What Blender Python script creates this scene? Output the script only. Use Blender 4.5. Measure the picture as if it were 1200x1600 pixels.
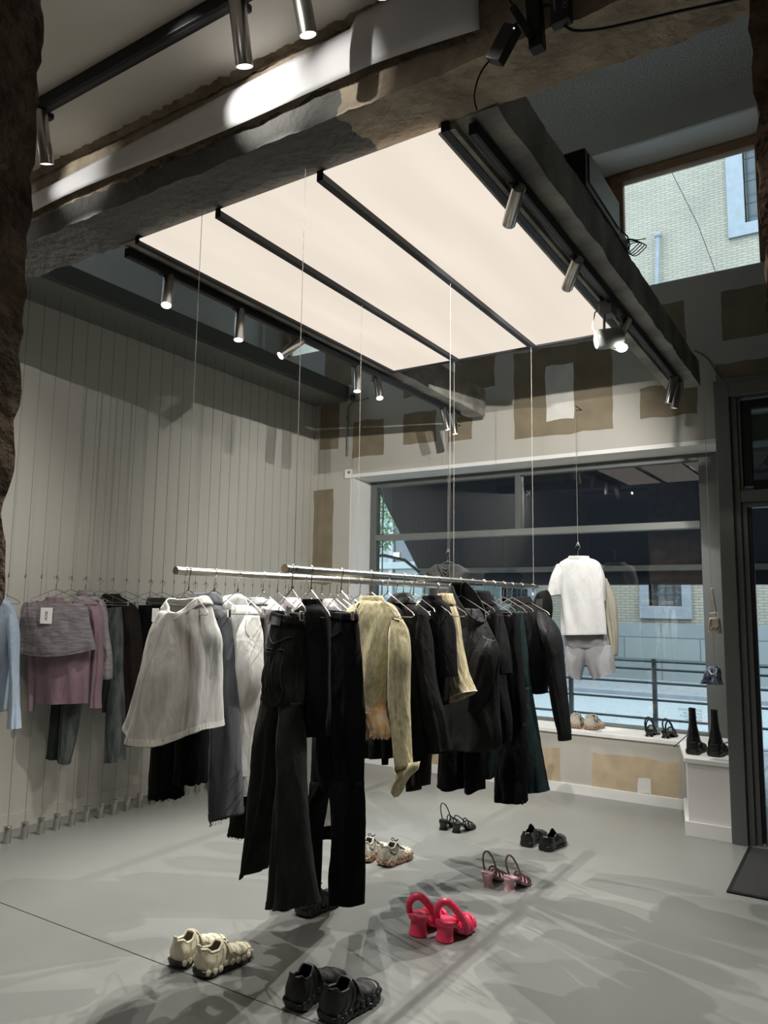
import bpy, math, random
from math import pi, sin, cos, radians, sqrt, acos
from mathutils import Vector, Matrix, noise
from mathutils import Quaternion
for o in list(bpy.data.objects): bpy.data.objects.remove(o)
S = bpy.context.scene
COL = S.collection
random.seed(7)

# ------------------------------------------------------------------ camera
CAM = Vector((0, 0, 1.5))
FPX = 1175.0
vY = Vector((750, 155, FPX)); vX = -Vector((-1782, 120, FPX))
aY = vY.normalized(); aX = (vX - aY * vX.dot(aY)).normalized(); aZ = -aX.cross(aY)
if aZ.y > 0: aZ = -aZ
# image axes (right, down, forward) in world coordinates
def img2w(d): return Vector((aX.dot(d), aY.dot(d), aZ.dot(d)))
right, down, fwd = img2w(Vector((1, 0, 0))), img2w(Vector((0, 1, 0))), img2w(Vector((0, 0, 1)))
cd = bpy.data.cameras.new('camera'); co = bpy.data.objects.new('camera', cd); COL.objects.link(co)
M = Matrix((right, -down, -fwd)).transposed().to_4x4(); M.translation = CAM
co.matrix_world = M
cd.sensor_width = 36; cd.sensor_fit = 'AUTO'; cd.lens = FPX / 1600 * 36
cd.clip_start = .05; cd.clip_end = 300
S.camera = co
# ------------------------------------------------------------------ light
S.view_settings.view_transform = 'Standard'; S.view_settings.look = 'None'
S.view_settings.exposure = 0.06; S.view_settings.gamma = 1; S.view_settings.use_curve_mapping = False
W = bpy.data.worlds.new('sky'); S.world = W; W.use_nodes = True
wn = W.node_tree.nodes; bg = wn['Background']
bg.inputs[0].default_value = (.70, .86, 1.0, 1); bg.inputs[1].default_value = 6.8
PANEL = .85          # radiance of the luminous ceiling panels
SPOT = 170.0          # watts of one track spotlight
SPOTCOL = (1.0, .97, .91)

# ------------------------------------------------------------------ materials
def mat(name, c, rough=.6, metal=0, var=0, vscale=8, bump=0, bscale=60, spec=.5, c2=None, stretch=(1, 1, 1), detail=4, ramp=(.35, .65), sheen=0, coord='Object', emit=None, estr=0, dist=.01, coat=0, wr=0):
    m = bpy.data.materials.new(name); m.use_nodes = True; nt = m.node_tree; N = nt.nodes; L = nt.links
    b = N['Principled BSDF']
    b.inputs['Base Color'].default_value = (*c, 1); b.inputs['Roughness'].default_value = rough
    b.inputs['Metallic'].default_value = metal; b.inputs['Specular IOR Level'].default_value = spec
    b.inputs['Sheen Weight'].default_value = sheen; b.inputs['Coat Weight'].default_value = coat
    if emit: b.inputs['Emission Color'].default_value = (*emit, 1); b.inputs['Emission Strength'].default_value = estr
    if var or c2 or bump:
        tc = N.new('ShaderNodeTexCoord'); mp = N.new('ShaderNodeMapping'); mp.inputs['Scale'].default_value = stretch
        L.new(tc.outputs[coord], mp.inputs[0])
    if var or c2:
        n = N.new('ShaderNodeTexNoise'); n.inputs['Scale'].default_value = vscale; n.inputs['Detail'].default_value = detail
        L.new(mp.outputs[0], n.inputs['Vector'])
        r = N.new('ShaderNodeValToRGB'); L.new(n.outputs[0], r.inputs[0])
        if c2 is None: c2 = tuple(min(1, x * (1 + var)) for x in c); c1 = tuple(x * (1 - var) for x in c)
        else: c1 = c
        r.color_ramp.elements[0].color = (*c1, 1); r.color_ramp.elements[1].color = (*c2, 1)
        r.color_ramp.elements[0].position = ramp[0]; r.color_ramp.elements[1].position = ramp[1]
        L.new(r.outputs[0], b.inputs['Base Color'])
    if bump:
        n2 = N.new('ShaderNodeTexNoise'); n2.inputs['Scale'].default_value = bscale; n2.inputs['Detail'].default_value = 5
        L.new(mp.outputs[0], n2.inputs['Vector'])
        bu = N.new('ShaderNodeBump'); bu.inputs['Strength'].default_value = bump; bu.inputs['Distance'].default_value = dist
        L.new(n2.outputs[0], bu.inputs['Height']); L.new(bu.outputs[0], b.inputs['Normal'])
        if wr:
            n3 = N.new('ShaderNodeTexNoise'); n3.inputs['Scale'].default_value = 9; n3.inputs['Detail'].default_value = 3; n3.inputs['Distortion'].default_value = .5
            mp2 = N.new('ShaderNodeMapping'); mp2.inputs['Scale'].default_value = (1.6, 1.6, .55); L.new(tc.outputs[coord], mp2.inputs[0]); L.new(mp2.outputs[0], n3.inputs['Vector'])
            b2 = N.new('ShaderNodeBump'); b2.inputs['Strength'].default_value = wr; b2.inputs['Distance'].default_value = .05
            L.new(n3.outputs[0], b2.inputs['Height']); L.new(bu.outputs[0], b2.inputs['Normal']); L.new(b2.outputs[0], b.inputs['Normal'])
    return m
def brick_mat(name, c1, c2, mortar, sc, bw, rh, ms=.02, off=.5, rough=.9):
    m = bpy.data.materials.new(name); m.use_nodes = True; nt = m.node_tree; N = nt.nodes; L = nt.links
    b = N['Principled BSDF']; b.inputs['Roughness'].default_value = rough
    tc = N.new('ShaderNodeTexCoord'); sep = N.new('ShaderNodeSeparateXYZ'); cmb = N.new('ShaderNodeCombineXYZ')
    L.new(tc.outputs['Object'], sep.inputs[0]); L.new(sep.outputs[0], cmb.inputs[0])
    L.new(sep.outputs[1 if name.startswith('paving') else 2], cmb.inputs[1])
    t = N.new('ShaderNodeTexBrick'); t.inputs['Color1'].default_value = (*c1, 1); t.inputs['Color2'].default_value = (*c2, 1)
    t.inputs['Mortar'].default_value = (*mortar, 1); t.inputs['Scale'].default_value = sc; t.inputs['Mortar Size'].default_value = ms
    t.inputs['Brick Width'].default_value = bw; t.inputs['Row Height'].default_value = rh; t.offset = off
    L.new(cmb.outputs[0], t.inputs[0])
    n = N.new('ShaderNodeTexNoise'); n.inputs['Scale'].default_value = .6; n.inputs['Detail'].default_value = 6
    L.new(tc.outputs['Object'], n.inputs[0])
    mx = N.new('ShaderNodeMix'); mx.data_type = 'RGBA'; mx.blend_type = 'MULTIPLY'; mx.inputs[0].default_value = .5
    L.new(t.outputs[0], mx.inputs[6]); L.new(n.outputs[0], mx.inputs[7]); L.new(mx.outputs[2], b.inputs['Base Color'])
    return m
def glass_mat(name, ior=1.5, tint=(1, 1, 1), rough=0.0):
    m = bpy.data.materials.new(name); m.use_nodes = True; nt = m.node_tree; N = nt.nodes; L = nt.links
    N.remove(N['Principled BSDF'])
    f = N.new('ShaderNodeFresnel'); f.inputs[0].default_value = ior
    t = N.new('ShaderNodeBsdfTransparent'); t.inputs[0].default_value = (*tint, 1)
    g = N.new('ShaderNodeBsdfGlossy'); g.inputs['Roughness'].default_value = rough
    x = N.new('ShaderNodeMixShader'); L.new(f.outputs[0], x.inputs[0]); L.new(t.outputs[0], x.inputs[1]); L.new(g.outputs[0], x.inputs[2])
    L.new(x.outputs[0], N['Material Output'].inputs[0]); return m
def emis_mat(name, c, s, vs=0):
    m = bpy.data.materials.new(name); m.use_nodes = True; nt = m.node_tree; N = nt.nodes; L = nt.links
    N.remove(N['Principled BSDF']); e = N.new('ShaderNodeEmission'); e.inputs[0].default_value = (*c, 1); e.inputs[1].default_value = s
    if vs:   # rows of tubes behind a stretched diffuser: faint soft unevenness of the luminous sheet
        tc = N.new('ShaderNodeTexCoord'); mp = N.new('ShaderNodeMapping'); mp.inputs['Scale'].default_value = (2.6, .5, 1)
        n = N.new('ShaderNodeTexNoise'); n.inputs['Scale'].default_value = 1.6; n.inputs['Detail'].default_value = 1
        mr = N.new('ShaderNodeMapRange'); mr.inputs[3].default_value = s * .86; mr.inputs[4].default_value = s * 1.1
        L.new(tc.outputs['Object'], mp.inputs[0]); L.new(mp.outputs[0], n.inputs[0]); L.new(n.outputs[0], mr.inputs[0]); L.new(mr.outputs[0], e.inputs[1])
    L.new(e.outputs[0], N['Material Output'].inputs[0]); return m

m_floor = mat('poured grey floor', (.185, .19, .18), .32, var=.05, vscale=1.2, bump=.03, bscale=3, spec=.4)
m_wall = mat('off white paint', (.42, .405, .36), .7, var=.03, vscale=2)
m_wallL = mat('pale grey green paint', (.47, .46, .41), .6, var=.03, vscale=1)
m_dwall = mat('dark grey paint', (.10, .10, .095), .7)  # unseen walls kept dark to weaken reflections in the shop window
m_white = mat('white paint', (.72, .72, .70), .6, var=.04, vscale=3)
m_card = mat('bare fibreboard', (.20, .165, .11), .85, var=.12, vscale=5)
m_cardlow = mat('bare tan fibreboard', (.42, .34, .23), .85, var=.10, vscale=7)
m_filler = mat('joint filler', (.60, .59, .55), .75, var=.08, vscale=6)
m_conc = mat('rough concrete', (.25, .205, .15), .9, c2=(.46, .385, .285), vscale=5, bump=.9, bscale=22, detail=8, dist=.03)
m_concg = mat('grey concrete', (.20, .195, .17), .9, c2=(.40, .385, .34), vscale=4, bump=.7, bscale=30, detail=8, dist=.02)
m_soff = mat('grey painted beam', (.10, .10, .095), .55, var=.15, vscale=3, bump=.3, bscale=18)
m_steelp = mat('dark soffit paint', (.13, .13, .12), .5, var=.06, vscale=2)
m_plas = mat('old plaster', (.34, .29, .22), .9, c2=(.20, .15, .10), vscale=9, bump=.8, bscale=25, dist=.02)
m_ceil = mat('white ceiling', (.68, .64, .58), .8, var=.03, vscale=1.5)
m_spray = mat('sprayed acoustic ceiling', (.55, .57, .55), .95, var=.4, vscale=90, bump=1.0, bscale=110, dist=.02)
m_brownbrick = mat('broken old brick', (.07, .05, .035), .95, c2=(.22, .16, .11), vscale=7, bump=1, bscale=16, detail=9, dist=.05)
m_redbrick = mat('broken red brick', (.13, .07, .05), .95, c2=(.25, .17, .12), vscale=9, bump=1, bscale=18, detail=9, dist=.05)
m_frame = mat('grey metal frame', (.105, .115, .11), .42, var=.03, vscale=3)
m_frameh = mat('pale grey metal bar', (.17, .18, .17), .35)
m_black = mat('black metal', (.008, .008, .010), .5, spec=.3)
m_blackp = mat('black plastic', (.012, .012, .013), .5)
m_wood = mat('brown timber frame', (.26, .15, .075), .5, var=.2, vscale=6, stretch=(1, 1, 8))
m_steel = mat('brushed steel', (.55, .53, .50), .28, metal=1, var=.05, vscale=40, stretch=(1, 1, .1))
m_chrome = mat('bright steel wire', (.70, .69, .66), .22, metal=1)
m_cord = mat('thin pale cord', (.26, .25, .22), .6)
m_dcord = mat('thin dark steel cord', (.10, .10, .09), .5, metal=.3)
m_panel = emis_mat('luminous panel', (1.0, .885, .76), PANEL, 1)
m_lens = emis_mat('lit lens', (1, .96, .9), 14)
m_dim = emis_mat('half seen lens', (1, .96, .9), 2)
m_glass = glass_mat('coated window glass', 1.95, (.94, .97, .96))
m_glass2 = glass_mat('clear glass', 1.45, (.95, .98, .98))
m_dglass = mat('dark mirror glass', (.34, .38, .39), .025, metal=1)
m_paper = mat('white paper sheet', (.78, .78, .80), .5)
m_navy = mat('navy awning cloth', (.005, .008, .018), .7, var=.1, vscale=6)
m_mat = mat('dark ribbed mat', (.022, .022, .024), .95, bump=1, bscale=150, dist=.01)
m_road = mat('pale asphalt', (.19, .21, .21), .9, var=.14, vscale=35, detail=6)
m_pave = brick_mat('paving slabs', (.235, .24, .24), (.21, .22, .22), (.13, .14, .145), 1.0, .6, .3, .012)
m_brickw = brick_mat('pale yellow brickwork', (.27, .235, .17), (.23, .20, .15), (.13, .125, .11), 1.0, .21, .062, .009)
m_stone = brick_mat('grey green stone blocks', (.19, .205, .195), (.165, .185, .18), (.08, .09, .09), 1.0, 1.6, .48, .012)
m_bluestone = mat('blue grey stone', (.135, .145, .155), .8, var=.08, vscale=6)
m_rail = mat('dark painted railing', (.015, .025, .03), .5)
m_leaf = mat('green leaves', (.025, .07, .02), .6, c2=(.06, .13, .035), vscale=6)
m_bark = mat('bark', (.10, .07, .05), .9)
m_wband = mat('pale grey window band', (.20, .22, .22), .6)
m_gfac = mat('green grey facade', (.07, .095, .09), .6)
m_winD = mat('dark window pane', (.03, .04, .045), .2)
m_curtain = mat('pale window pane', (.11, .145, .14), .3)
# fabrics
def cloth(n, c, var=.08, vs=10, rough=.9, bump=.2, bs=260, c2=None, sheen=.1, stretch=(1, 1, 1), ramp=(.35, .65)):
    return mat(n, c, rough, var=var, vscale=vs, bump=bump, bscale=bs, c2=c2, spec=.12, sheen=sheen, stretch=stretch, ramp=ramp, detail=5, dist=.004, wr=.34)
f_white = cloth('off white sweat cloth', (.56, .56, .54), stretch=(6, 6, 1.2))
f_white2 = cloth('white terry', (.70, .69, .66))
f_lgrey = cloth('light grey sweat cloth', (.55, .55, .53), stretch=(5, 5, 1))
f_mgrey = cloth('mid grey jersey', (.27, .265, .27))
f_dgrey = cloth('washed slate cloth', (.058, .063, .072), c2=(.10, .105, .118), vs=6, stretch=(4, 4, .5))
f_jean = cloth('washed black denim', (.012, .013, .012), c2=(.019, .021, .019), vs=9, stretch=(3, 3, .6), sheen=0)
f_black = cloth('black cloth', (.004, .004, .0045), var=.2, sheen=0)
f_black2 = cloth('soft black knit', (.006, .006, .0065), var=.2, sheen=0)
f_neo = cloth('black neoprene', (.011, .0115, .012), var=.1, rough=.6, bump=.02, sheen=0)
f_neo2 = cloth('charcoal lining', (.028, .029, .03), var=.1, rough=.7, sheen=0)
f_brown = cloth('brown black cloth', (.016, .012, .010), var=.2, sheen=0)
f_acid = cloth('acid washed yellow denim', (.40, .365, .235), c2=(.66, .59, .37), vs=55, stretch=(1.5, 1.5, .8), ramp=(.25, .6), sheen=0)
f_acid2 = cloth('yellow striped denim', (.26, .23, .15), c2=(.62, .53, .33), vs=14, stretch=(6, 6, .3), ramp=(.3, .65), sheen=0)
f_seam = cloth('dark seam denim', (.09, .085, .07))
f_silk = cloth('orange patterned silk', (.62, .30, .10), c2=(.75, .62, .42), vs=22, rough=.5)
f_teal = cloth('dark teal denim', (.006, .014, .015), c2=(.012, .024, .025), vs=12, sheen=0)
f_mauve = cloth('mauve jersey', (.25, .165, .195))
f_crink = cloth('grey mauve crinkled cloth', (.155, .14, .15), c2=(.26, .235, .25), vs=26, bump=.9, bs=60, stretch=(.5, .5, 3))
f_crink2 = cloth('pale crinkled cloth', (.22, .20, .21), c2=(.34, .31, .32), vs=24, bump=.9, bs=60, stretch=(.6, .6, 3))
f_ljean = cloth('faded green blue denim', (.05, .058, .056), c2=(.12, .135, .132), vs=7, stretch=(5, 5, 1), sheen=0)
f_djean = cloth('dark denim panel', (.025, .032, .032))
f_blue = cloth('pale blue shirting', (.26, .33, .42), c2=(.36, .43, .52), vs=30, stretch=(8, 8, .2))
f_vest = cloth('charcoal jersey', (.05, .05, .048), var=.15)
f_tee = cloth('white cotton jersey', (.50, .505, .50), var=.02)
f_short = cloth('light grey shorts jersey', (.26, .26, .27), var=.05)
f_beige = cloth('beige nylon', (.27, .25, .20), var=.05)
f_label = mat('white card', (.75, .75, .73), .6)
f_leather = mat('tan leather', (.20, .10, .05), .5)

# ------------------------------------------------------------------ mesh tools
class MB:
    def __init__(s): s.v = []; s.f = []
    def add(s, vs, fs):
        o = len(s.v); s.v += [Vector(p) for p in vs]; s.f += [tuple(i + o for i in f) for f in fs]; return s
    def box(s, x0, x1, y0, y1, z0, z1):
        return s.add([(x0,y0,z0),(x1,y0,z0),(x1,y1,z0),(x0,y1,z0),(x0,y0,z1),(x1,y0,z1),(x1,y1,z1),(x0,y1,z1)],
                     [(0,3,2,1),(4,5,6,7),(0,1,5,4),(1,2,6,5),(2,3,7,6),(3,0,4,7)])
    def bar(s, p, q, w, h, up=(0, 0, 1)):
        p = Vector(p); q = Vector(q); d = (q - p).normalized(); u = Vector(up)
        a = d.cross(u)
        if a.length < 1e-4: a = d.cross(Vector((1, 0, 0)))
        a.normalize(); b = a.cross(d)
        P = []
        for c in (p, q):
            for sx, sy in ((-1,-1),(1,-1),(1,1),(-1,1)): P.append(c + a * sx * w / 2 + b * sy * h / 2)
        return s.add(P, [(3,2,1,0),(4,5,6,7),(0,1,5,4),(1,2,6,5),(2,3,7,6),(3,0,4,7)])
    def tube(s, pts, r, n=8, caps=True, closed=False):
        pts = [Vector(p) for p in pts]; m = len(pts); rs = r if isinstance(r, (list, tuple)) else [r] * m
        P = []; F = []; prev = None
        for i, p in enumerate(pts):
            if closed: d = pts[(i + 1) % m] - pts[i - 1]
            else: d = pts[min(i + 1, m - 1)] - pts[max(i - 1, 0)]
            d.normalize()
            if prev is None:
                a = d.cross(Vector((0, 0, 1)))
                if a.length < .05: a = d.cross(Vector((1, 0, 0)))
            else: a = prev - d * prev.dot(d)
            a.normalize(); prev = a; b = d.cross(a)
            for k in range(n):
                t = 2 * pi * k / n; P.append(p + (a * cos(t) + b * sin(t)) * rs[i])
        for i in range(m if closed else m - 1):
            j = (i + 1) % m
            for k in range(n): F.append((i*n+k, i*n+(k+1)%n, j*n+(k+1)%n, j*n+k))
        if caps and not closed:
            F.append(tuple(range(n))[::-1]); F.append(tuple((m-1)*n+k for k in range(n)))
        return s.add(P, F)
    def lathe(s, prof, n=24, c=(0, 0, 0)):
        c = Vector(c); P = []; F = []
        for r, z in prof:
            for k in range(n): t = 2*pi*k/n; P.append(c + Vector((r*cos(t), r*sin(t), z)))
        for i in range(len(prof)-1):
            for k in range(n): F.append((i*n+k, i*n+(k+1)%n, (i+1)*n+(k+1)%n, (i+1)*n+k))
        F.append(tuple(range(n))[::-1]); F.append(tuple((len(prof)-1)*n+k for k in range(n)))
        return s.add(P, F)
    def ell(s, c, r, n=16, m=10, rot=None):
        c = Vector(c); P = []; F = []
        for i in range(m+1):
            a = pi*i/m
            for k in range(n):
                t = 2*pi*k/n; q = Vector((r[0]*sin(a)*cos(t), r[1]*sin(a)*sin(t), r[2]*cos(a)))
                if rot: q = rot @ q
                P.append(c+q)
        for i in range(m):
            for k in range(n): F.append((i*n+k, (i+1)*n+k, (i+1)*n+(k+1)%n, i*n+(k+1)%n))
        return s.add(P, F)
    def prism(s, poly, h0, h1, axis='z'):
        n = len(poly); mk = {'z': lambda a, b, h: (a, b, h), 'y': lambda a, b, h: (a, h, b), 'x': lambda a, b, h: (h, a, b)}[axis]
        P = [mk(a, b, h0) for a, b in poly] + [mk(a, b, h1) for a, b in poly]
        F = [tuple(range(n))[::-1], tuple(range(n, 2*n))] + [(i, (i+1)%n, n+(i+1)%n, n+i) for i in range(n)]
        return s.add(P, F)
    def grid(s, fn, nu, nv, closeu=False):
        P = [fn(i / (nu if closeu else nu-1), j/(nv-1)) for j in range(nv) for i in range(nu)]; F = []
        for j in range(nv-1):
            for i in range(nu if closeu else nu-1):
                F.append((j*nu+i, j*nu+(i+1)%nu, (j+1)*nu+(i+1)%nu, (j+1)*nu+i))
        return s.add(P, F)
    def build(s, name, m, parent=None, smooth=True, angle=40, solid=0, bevel=0, sub=0, weld=False, off=0):
        me = bpy.data.meshes.new(name)
        o = bpy.data.objects.new(name, me); COL.objects.link(o)
        org = Vector((0, 0, 0))
        if parent is not None:
            o.parent = parent; r_ = parent
            while r_.parent is not None: r_ = r_.parent
            org = Vector(r_.get('org_v', (0, 0, 0)))
        me.from_pydata([v - org for v in s.v], [], s.f); me.update()
        import bmesh
        bm = bmesh.new(); bm.from_mesh(me)
        if weld: bmesh.ops.remove_doubles(bm, verts=bm.verts, dist=weld)
        bmesh.ops.recalc_face_normals(bm, faces=bm.faces)
        bm.to_mesh(me); bm.free()
        if smooth:
            for p in me.polygons: p.use_smooth = True
            try: me.set_sharp_from_angle(angle=radians(angle))
            except Exception: pass
        me.materials.append(m)
        if solid:
            md = o.modifiers.new('thickness', 'SOLIDIFY'); md.thickness = solid; md.offset = off
        if bevel:
            md = o.modifiers.new('bevel', 'BEVEL'); md.width = bevel; md.segments = 2; md.limit_method = 'ANGLE'
        if sub:
            md = o.modifiers.new('sub', 'SUBSURF'); md.levels = sub; md.render_levels = sub
        return o
def box(*a): return MB().box(*a)
def thing(name, label, cat, loc=(0, 0, 0), group=None, kind=None):
    o = bpy.data.objects.new(name, None); COL.objects.link(o); o.empty_display_size = .05
    o.location = loc; o['org_v'] = list(loc); tag(o, label, cat, group, kind); return o
def tag(o, label=None, cat=None, group=None, kind=None):
    if label: o['label'] = label
    if cat: o['category'] = cat
    if group: o['group'] = group
    if kind: o['kind'] = kind
    return o
def struct(name, mb, m, label=None, **k):
    o = mb.build(name, m, **k); o['kind'] = 'structure'
    if label: tag(o, label, name.split('_')[0])
    return o
def sthing(name, label, loc=(0, 0, 0)):
    o = thing(name, label, name.split('_')[0], loc); o['kind'] = 'structure'; return o
def copy_tree(o, parent=None):
    c = o.copy(); COL.objects.link(c)
    if parent: c.parent = parent
    for ch in list(o.children): copy_tree(ch, c)
    return c
# rays from the camera through a photo pixel, used to take positions off the photograph
def ray(u, v): return img2w(Vector((u - 600, v - 800, FPX)))
def onz(u, v, z): d = ray(u, v); return CAM + d * ((z - CAM.z) / d.z)
def ony(u, v, y): d = ray(u, v); return CAM + d * (y / d.y)
def onx(u, v, x): d = ray(u, v); return CAM + d * (x / d.x)
def onp(u, v, P, n): d = ray(u, v); return CAM + d * ((P - CAM).dot(n) / d.dot(n))
def rough_box(x0, x1, y0, y1, z0, z1, step=.06, amp=.012, fr=6, seed=0):
    mb = MB()
    def disp(p):
        q = p * fr + Vector((seed, 0, 0)); d = noise.noise_vector(q) * amp + noise.noise_vector(q * 3.1) * amp * .5
        return p + d
    def face(a, b, c):
        n1 = max(2, int(b.length / step) + 1); n2 = max(2, int(c.length / step) + 1)
        mb.grid(lambda u, v: disp(a + b * u + c * v), n1, n2)
    X, Y, Z = Vector((x1-x0, 0, 0)), Vector((0, y1-y0, 0)), Vector((0, 0, z1-z0)); o = Vector((x0, y0, z0)); e = Vector((x1, y1, z1))
    for a, b, c in ((o, X, Y), (o, X, Z), (o, Y, Z), (e, -X, -Y), (e, -X, -Z), (e, -Y, -Z)): face(a, b, c)
    return mb
#=SETTING
# ------------------------------------------------------------------ room shell
WY = 6.19; LX = -4.82; GY = 6.56
fl = struct('floor', box(LX, 2.6, -2.6, 6.6, -.12, 0), m_floor, 'smooth poured grey floor of the shop')
j = MB(); j.bar((-4.8, 2.325, .0004), (1.6, 2.365, .0004), .004, .001); tag(j.build('floor_joint', m_black, fl), 'thin dark joint line across the floor')
# window wall with two openings and the entrance opening
ww = MB()
def wall_y(mb, x0, x1, z0, z1, y0=WY, y1=WY + .42): mb.box(x0, x1, y0, y1, z0, z1)
wall_y(ww, -5.9, -4.33, 0, 4.19); wall_y(ww, -5.9, -5.56, 4.19, 6.0); wall_y(ww, -5.56, -4.6, 5.44, 6.0); wall_y(ww, -4.6, -4.33, 4.19, 6.0); wall_y(ww, -4.33, -.8, 2.80, 4.155); wall_y(ww, -.8, 2.7, 3.06, 4.155)
wall_y(ww, -4.33, -1.86, 4.155, 6.0); wall_y(ww, -1.86, 2.2, 5.44, 6.0); wall_y(ww, 2.2, 2.7, 4.155, 6.0); wall_y(ww, -4.33, -.8, 0, .47)
wb = struct('wall_back', ww, m_wall, 'window wall of filled but unpainted boards', smooth=False)
def patch(x0, x1, z0, z1, m, name, lab=None, seed=0, th=.002, am=.012):
    poly = []; n = 14
    cs = [(x0, z0), (x1, z0), (x1, z1), (x0, z1)]
    for i in range(4):
        a, b = cs[i], cs[(i + 1) % 4]
        for k in range(n):
            t = k / n; x = a[0] + (b[0] - a[0]) * t; z = a[1] + (b[1] - a[1]) * t
            poly.append((x + am * noise.noise(Vector((x * 7, z * 7, seed))) , z + am * 1.5 * noise.noise(Vector((x * 7, z * 7, seed + 9)))))
    c = ((x0 + x1) / 2, (z0 + z1) / 2); N = len(poly)
    mb = MB(); P = [(a, WY - th, b) for a, b in poly] + [(a, WY, b) for a, b in poly] + [(c[0], WY - th, c[1])]
    F = [(i, (i + 1) % N, 2 * N) for i in range(N)] + [(i, (i + 1) % N, N + (i + 1) % N, N + i) for i in range(N)]
    mb.add(P, F); o = mb.build(name, m, wb, smooth=False)
    if lab: o['label'] = lab
for i, (a, b, c, d) in enumerate([(-2.56, -1.68, 2.98, 3.77), (-3.72, -3.36, 3.05, 3.36), (-4.32, -3.95, 2.98, 3.35), (-4.74, -4.50, 3.1, 3.6), (-3.22, -2.98, 3.03, 3.28),
        (-3.72, -3.4, 3.52, 4.0), (-3.15, -2.75, 3.5, 4.0), (-1.46, -1.02, 3.03, 3.29), (-.88, -.5, 3.04, 3.40), (-.82, -.42, 3.58, 3.98), (-1.4, -1.09, 3.6, 3.97), (-4.7, -4.36, 3.75, 4.3), (-4.1, -3.8, 3.75, 4.3),
        (-4.80, -4.55, 1.70, 2.68), (-2.62, -1.75, 3.9, 4.1)]):
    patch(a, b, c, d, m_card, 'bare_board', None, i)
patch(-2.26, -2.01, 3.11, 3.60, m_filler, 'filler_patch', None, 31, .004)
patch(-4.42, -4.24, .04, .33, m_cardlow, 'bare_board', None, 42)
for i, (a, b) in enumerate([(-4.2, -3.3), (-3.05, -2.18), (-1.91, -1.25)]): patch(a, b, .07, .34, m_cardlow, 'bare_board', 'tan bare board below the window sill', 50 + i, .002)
patch(-1.56, -1.46, .075, .185, m_filler, 'filler_patch', None, 33, .004)
struct('wall_left', MB().box(LX - .3, LX, -2.6, WY, 0, 3.58).box(LX - .3, LX, -2.6, 2.2, 3.58, 6.0), m_wallL, 'plain pale wall behind the hanging cords')
struct('wall_right', box(2.6, 2.9, -2.6, 6.6, 0, 6.0), m_dwall, 'plain dark wall to the right of the shop')
struct('wall_front', box(LX - .3, 2.9, -2.9, -2.6, 0, 6.0), m_dwall, 'plain dark wall behind the viewpoint')
struct('baseboard_left', box(LX, LX + .015, -2.6, WY, 0, .10), m_wallL, 'pale low skirting along the left wall')
struct('baseboard_back', box(LX, -1.1, WY - .015, WY, 0, .075), m_white, 'white skirting under the shop window')
# soffit over the left wall, dark glass above it
struct('wall_upper', box(-5.9, -5.6, 2.2, WY, 3.7, 5.8), m_white, 'white upper wall set back above the left soffit').name = 'wall_left_upper'
struct('trim_1', box(-5.6, -4.40, 2.2, WY, 3.58, 3.72), m_steelp, 'dark grey box soffit along the left wall', bevel=.004)
struct('trim_2', MB().box(-4.415, -4.385, 2.2, WY, 3.60, 3.735), m_frame, 'thin grey edge strip along the left soffit')
# ceilings
cn = struct('ceiling_near', box(LX, 2.6, -2.6, 1.98, 3.54, 3.66), m_ceil, 'white plaster ceiling over the near part of the shop')
cn.name = 'ceiling'
struct('ceiling', box(-5.6, 2.6, 2.2, 6.19, 5.70, 5.8), m_spray, 'rough sprayed ceiling high above the window wall')
# beams
def beam_mat():
    m = m_conc.copy(); m.name = 'part painted concrete'; nt = m.node_tree; N = nt.nodes; L = nt.links; b = N['Principled BSDF']
    src = b.inputs['Base Color'].links[0].from_socket
    tc = N.new('ShaderNodeTexCoord'); sp = N.new('ShaderNodeSeparateXYZ'); L.new(tc.outputs['Object'], sp.inputs[0])
    n = N.new('ShaderNodeTexNoise'); n.inputs['Scale'].default_value = 9; n.inputs['Detail'].default_value = 6; L.new(tc.outputs['Object'], n.inputs[0])
    a = N.new('ShaderNodeMath'); a.operation = 'MULTIPLY_ADD'; a.inputs[1].default_value = .12; L.new(n.outputs[0], a.inputs[0])
    # painted below ~3.31 m and left of ~-1.45 m
    mz = N.new('ShaderNodeMath'); mz.operation = 'ADD'; L.new(sp.outputs[2], mz.inputs[0]); L.new(n.outputs[0], a.inputs[0]); a.inputs[2].default_value = -.06; L.new(a.outputs[0], mz.inputs[1])
    lz = N.new('ShaderNodeMath'); lz.operation = 'LESS_THAN'; lz.inputs[1].default_value = 3.305; L.new(mz.outputs[0], lz.inputs[0])
    mxx = N.new('ShaderNodeMath'); mxx.operation = 'ADD'; L.new(sp.outputs[0], mxx.inputs[0]); L.new(a.outputs[0], mxx.inputs[1])
    lx = N.new('ShaderNodeMath'); lx.operation = 'LESS_THAN'; lx.inputs[1].default_value = -1.46; L.new(mxx.outputs[0], lx.inputs[0])
    ml = N.new('ShaderNodeMath'); ml.operation = 'MULTIPLY'; L.new(lz.outputs[0], ml.inputs[0]); L.new(lx.outputs[0], ml.inputs[1])
    mx = N.new('ShaderNodeMix'); mx.data_type = 'RGBA'; L.new(ml.outputs[0], mx.inputs[0]); L.new(src, mx.inputs[6]); mx.inputs[7].default_value = (.12, .12, .112, 1)
    L.new(mx.outputs[2], b.inputs['Base Color']); return m
struct('trim_3', rough_box(LX, .6, 1.97, 2.22, 3.20, 3.62, .03, .010, 7), beam_mat(), 'rough concrete cross beam, partly painted grey', weld=.002)
struct('trim_4', box(LX, 2.6, 2.0, 2.2, 3.6, 5.8), m_conc, 'rough concrete above the cross beam')
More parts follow.
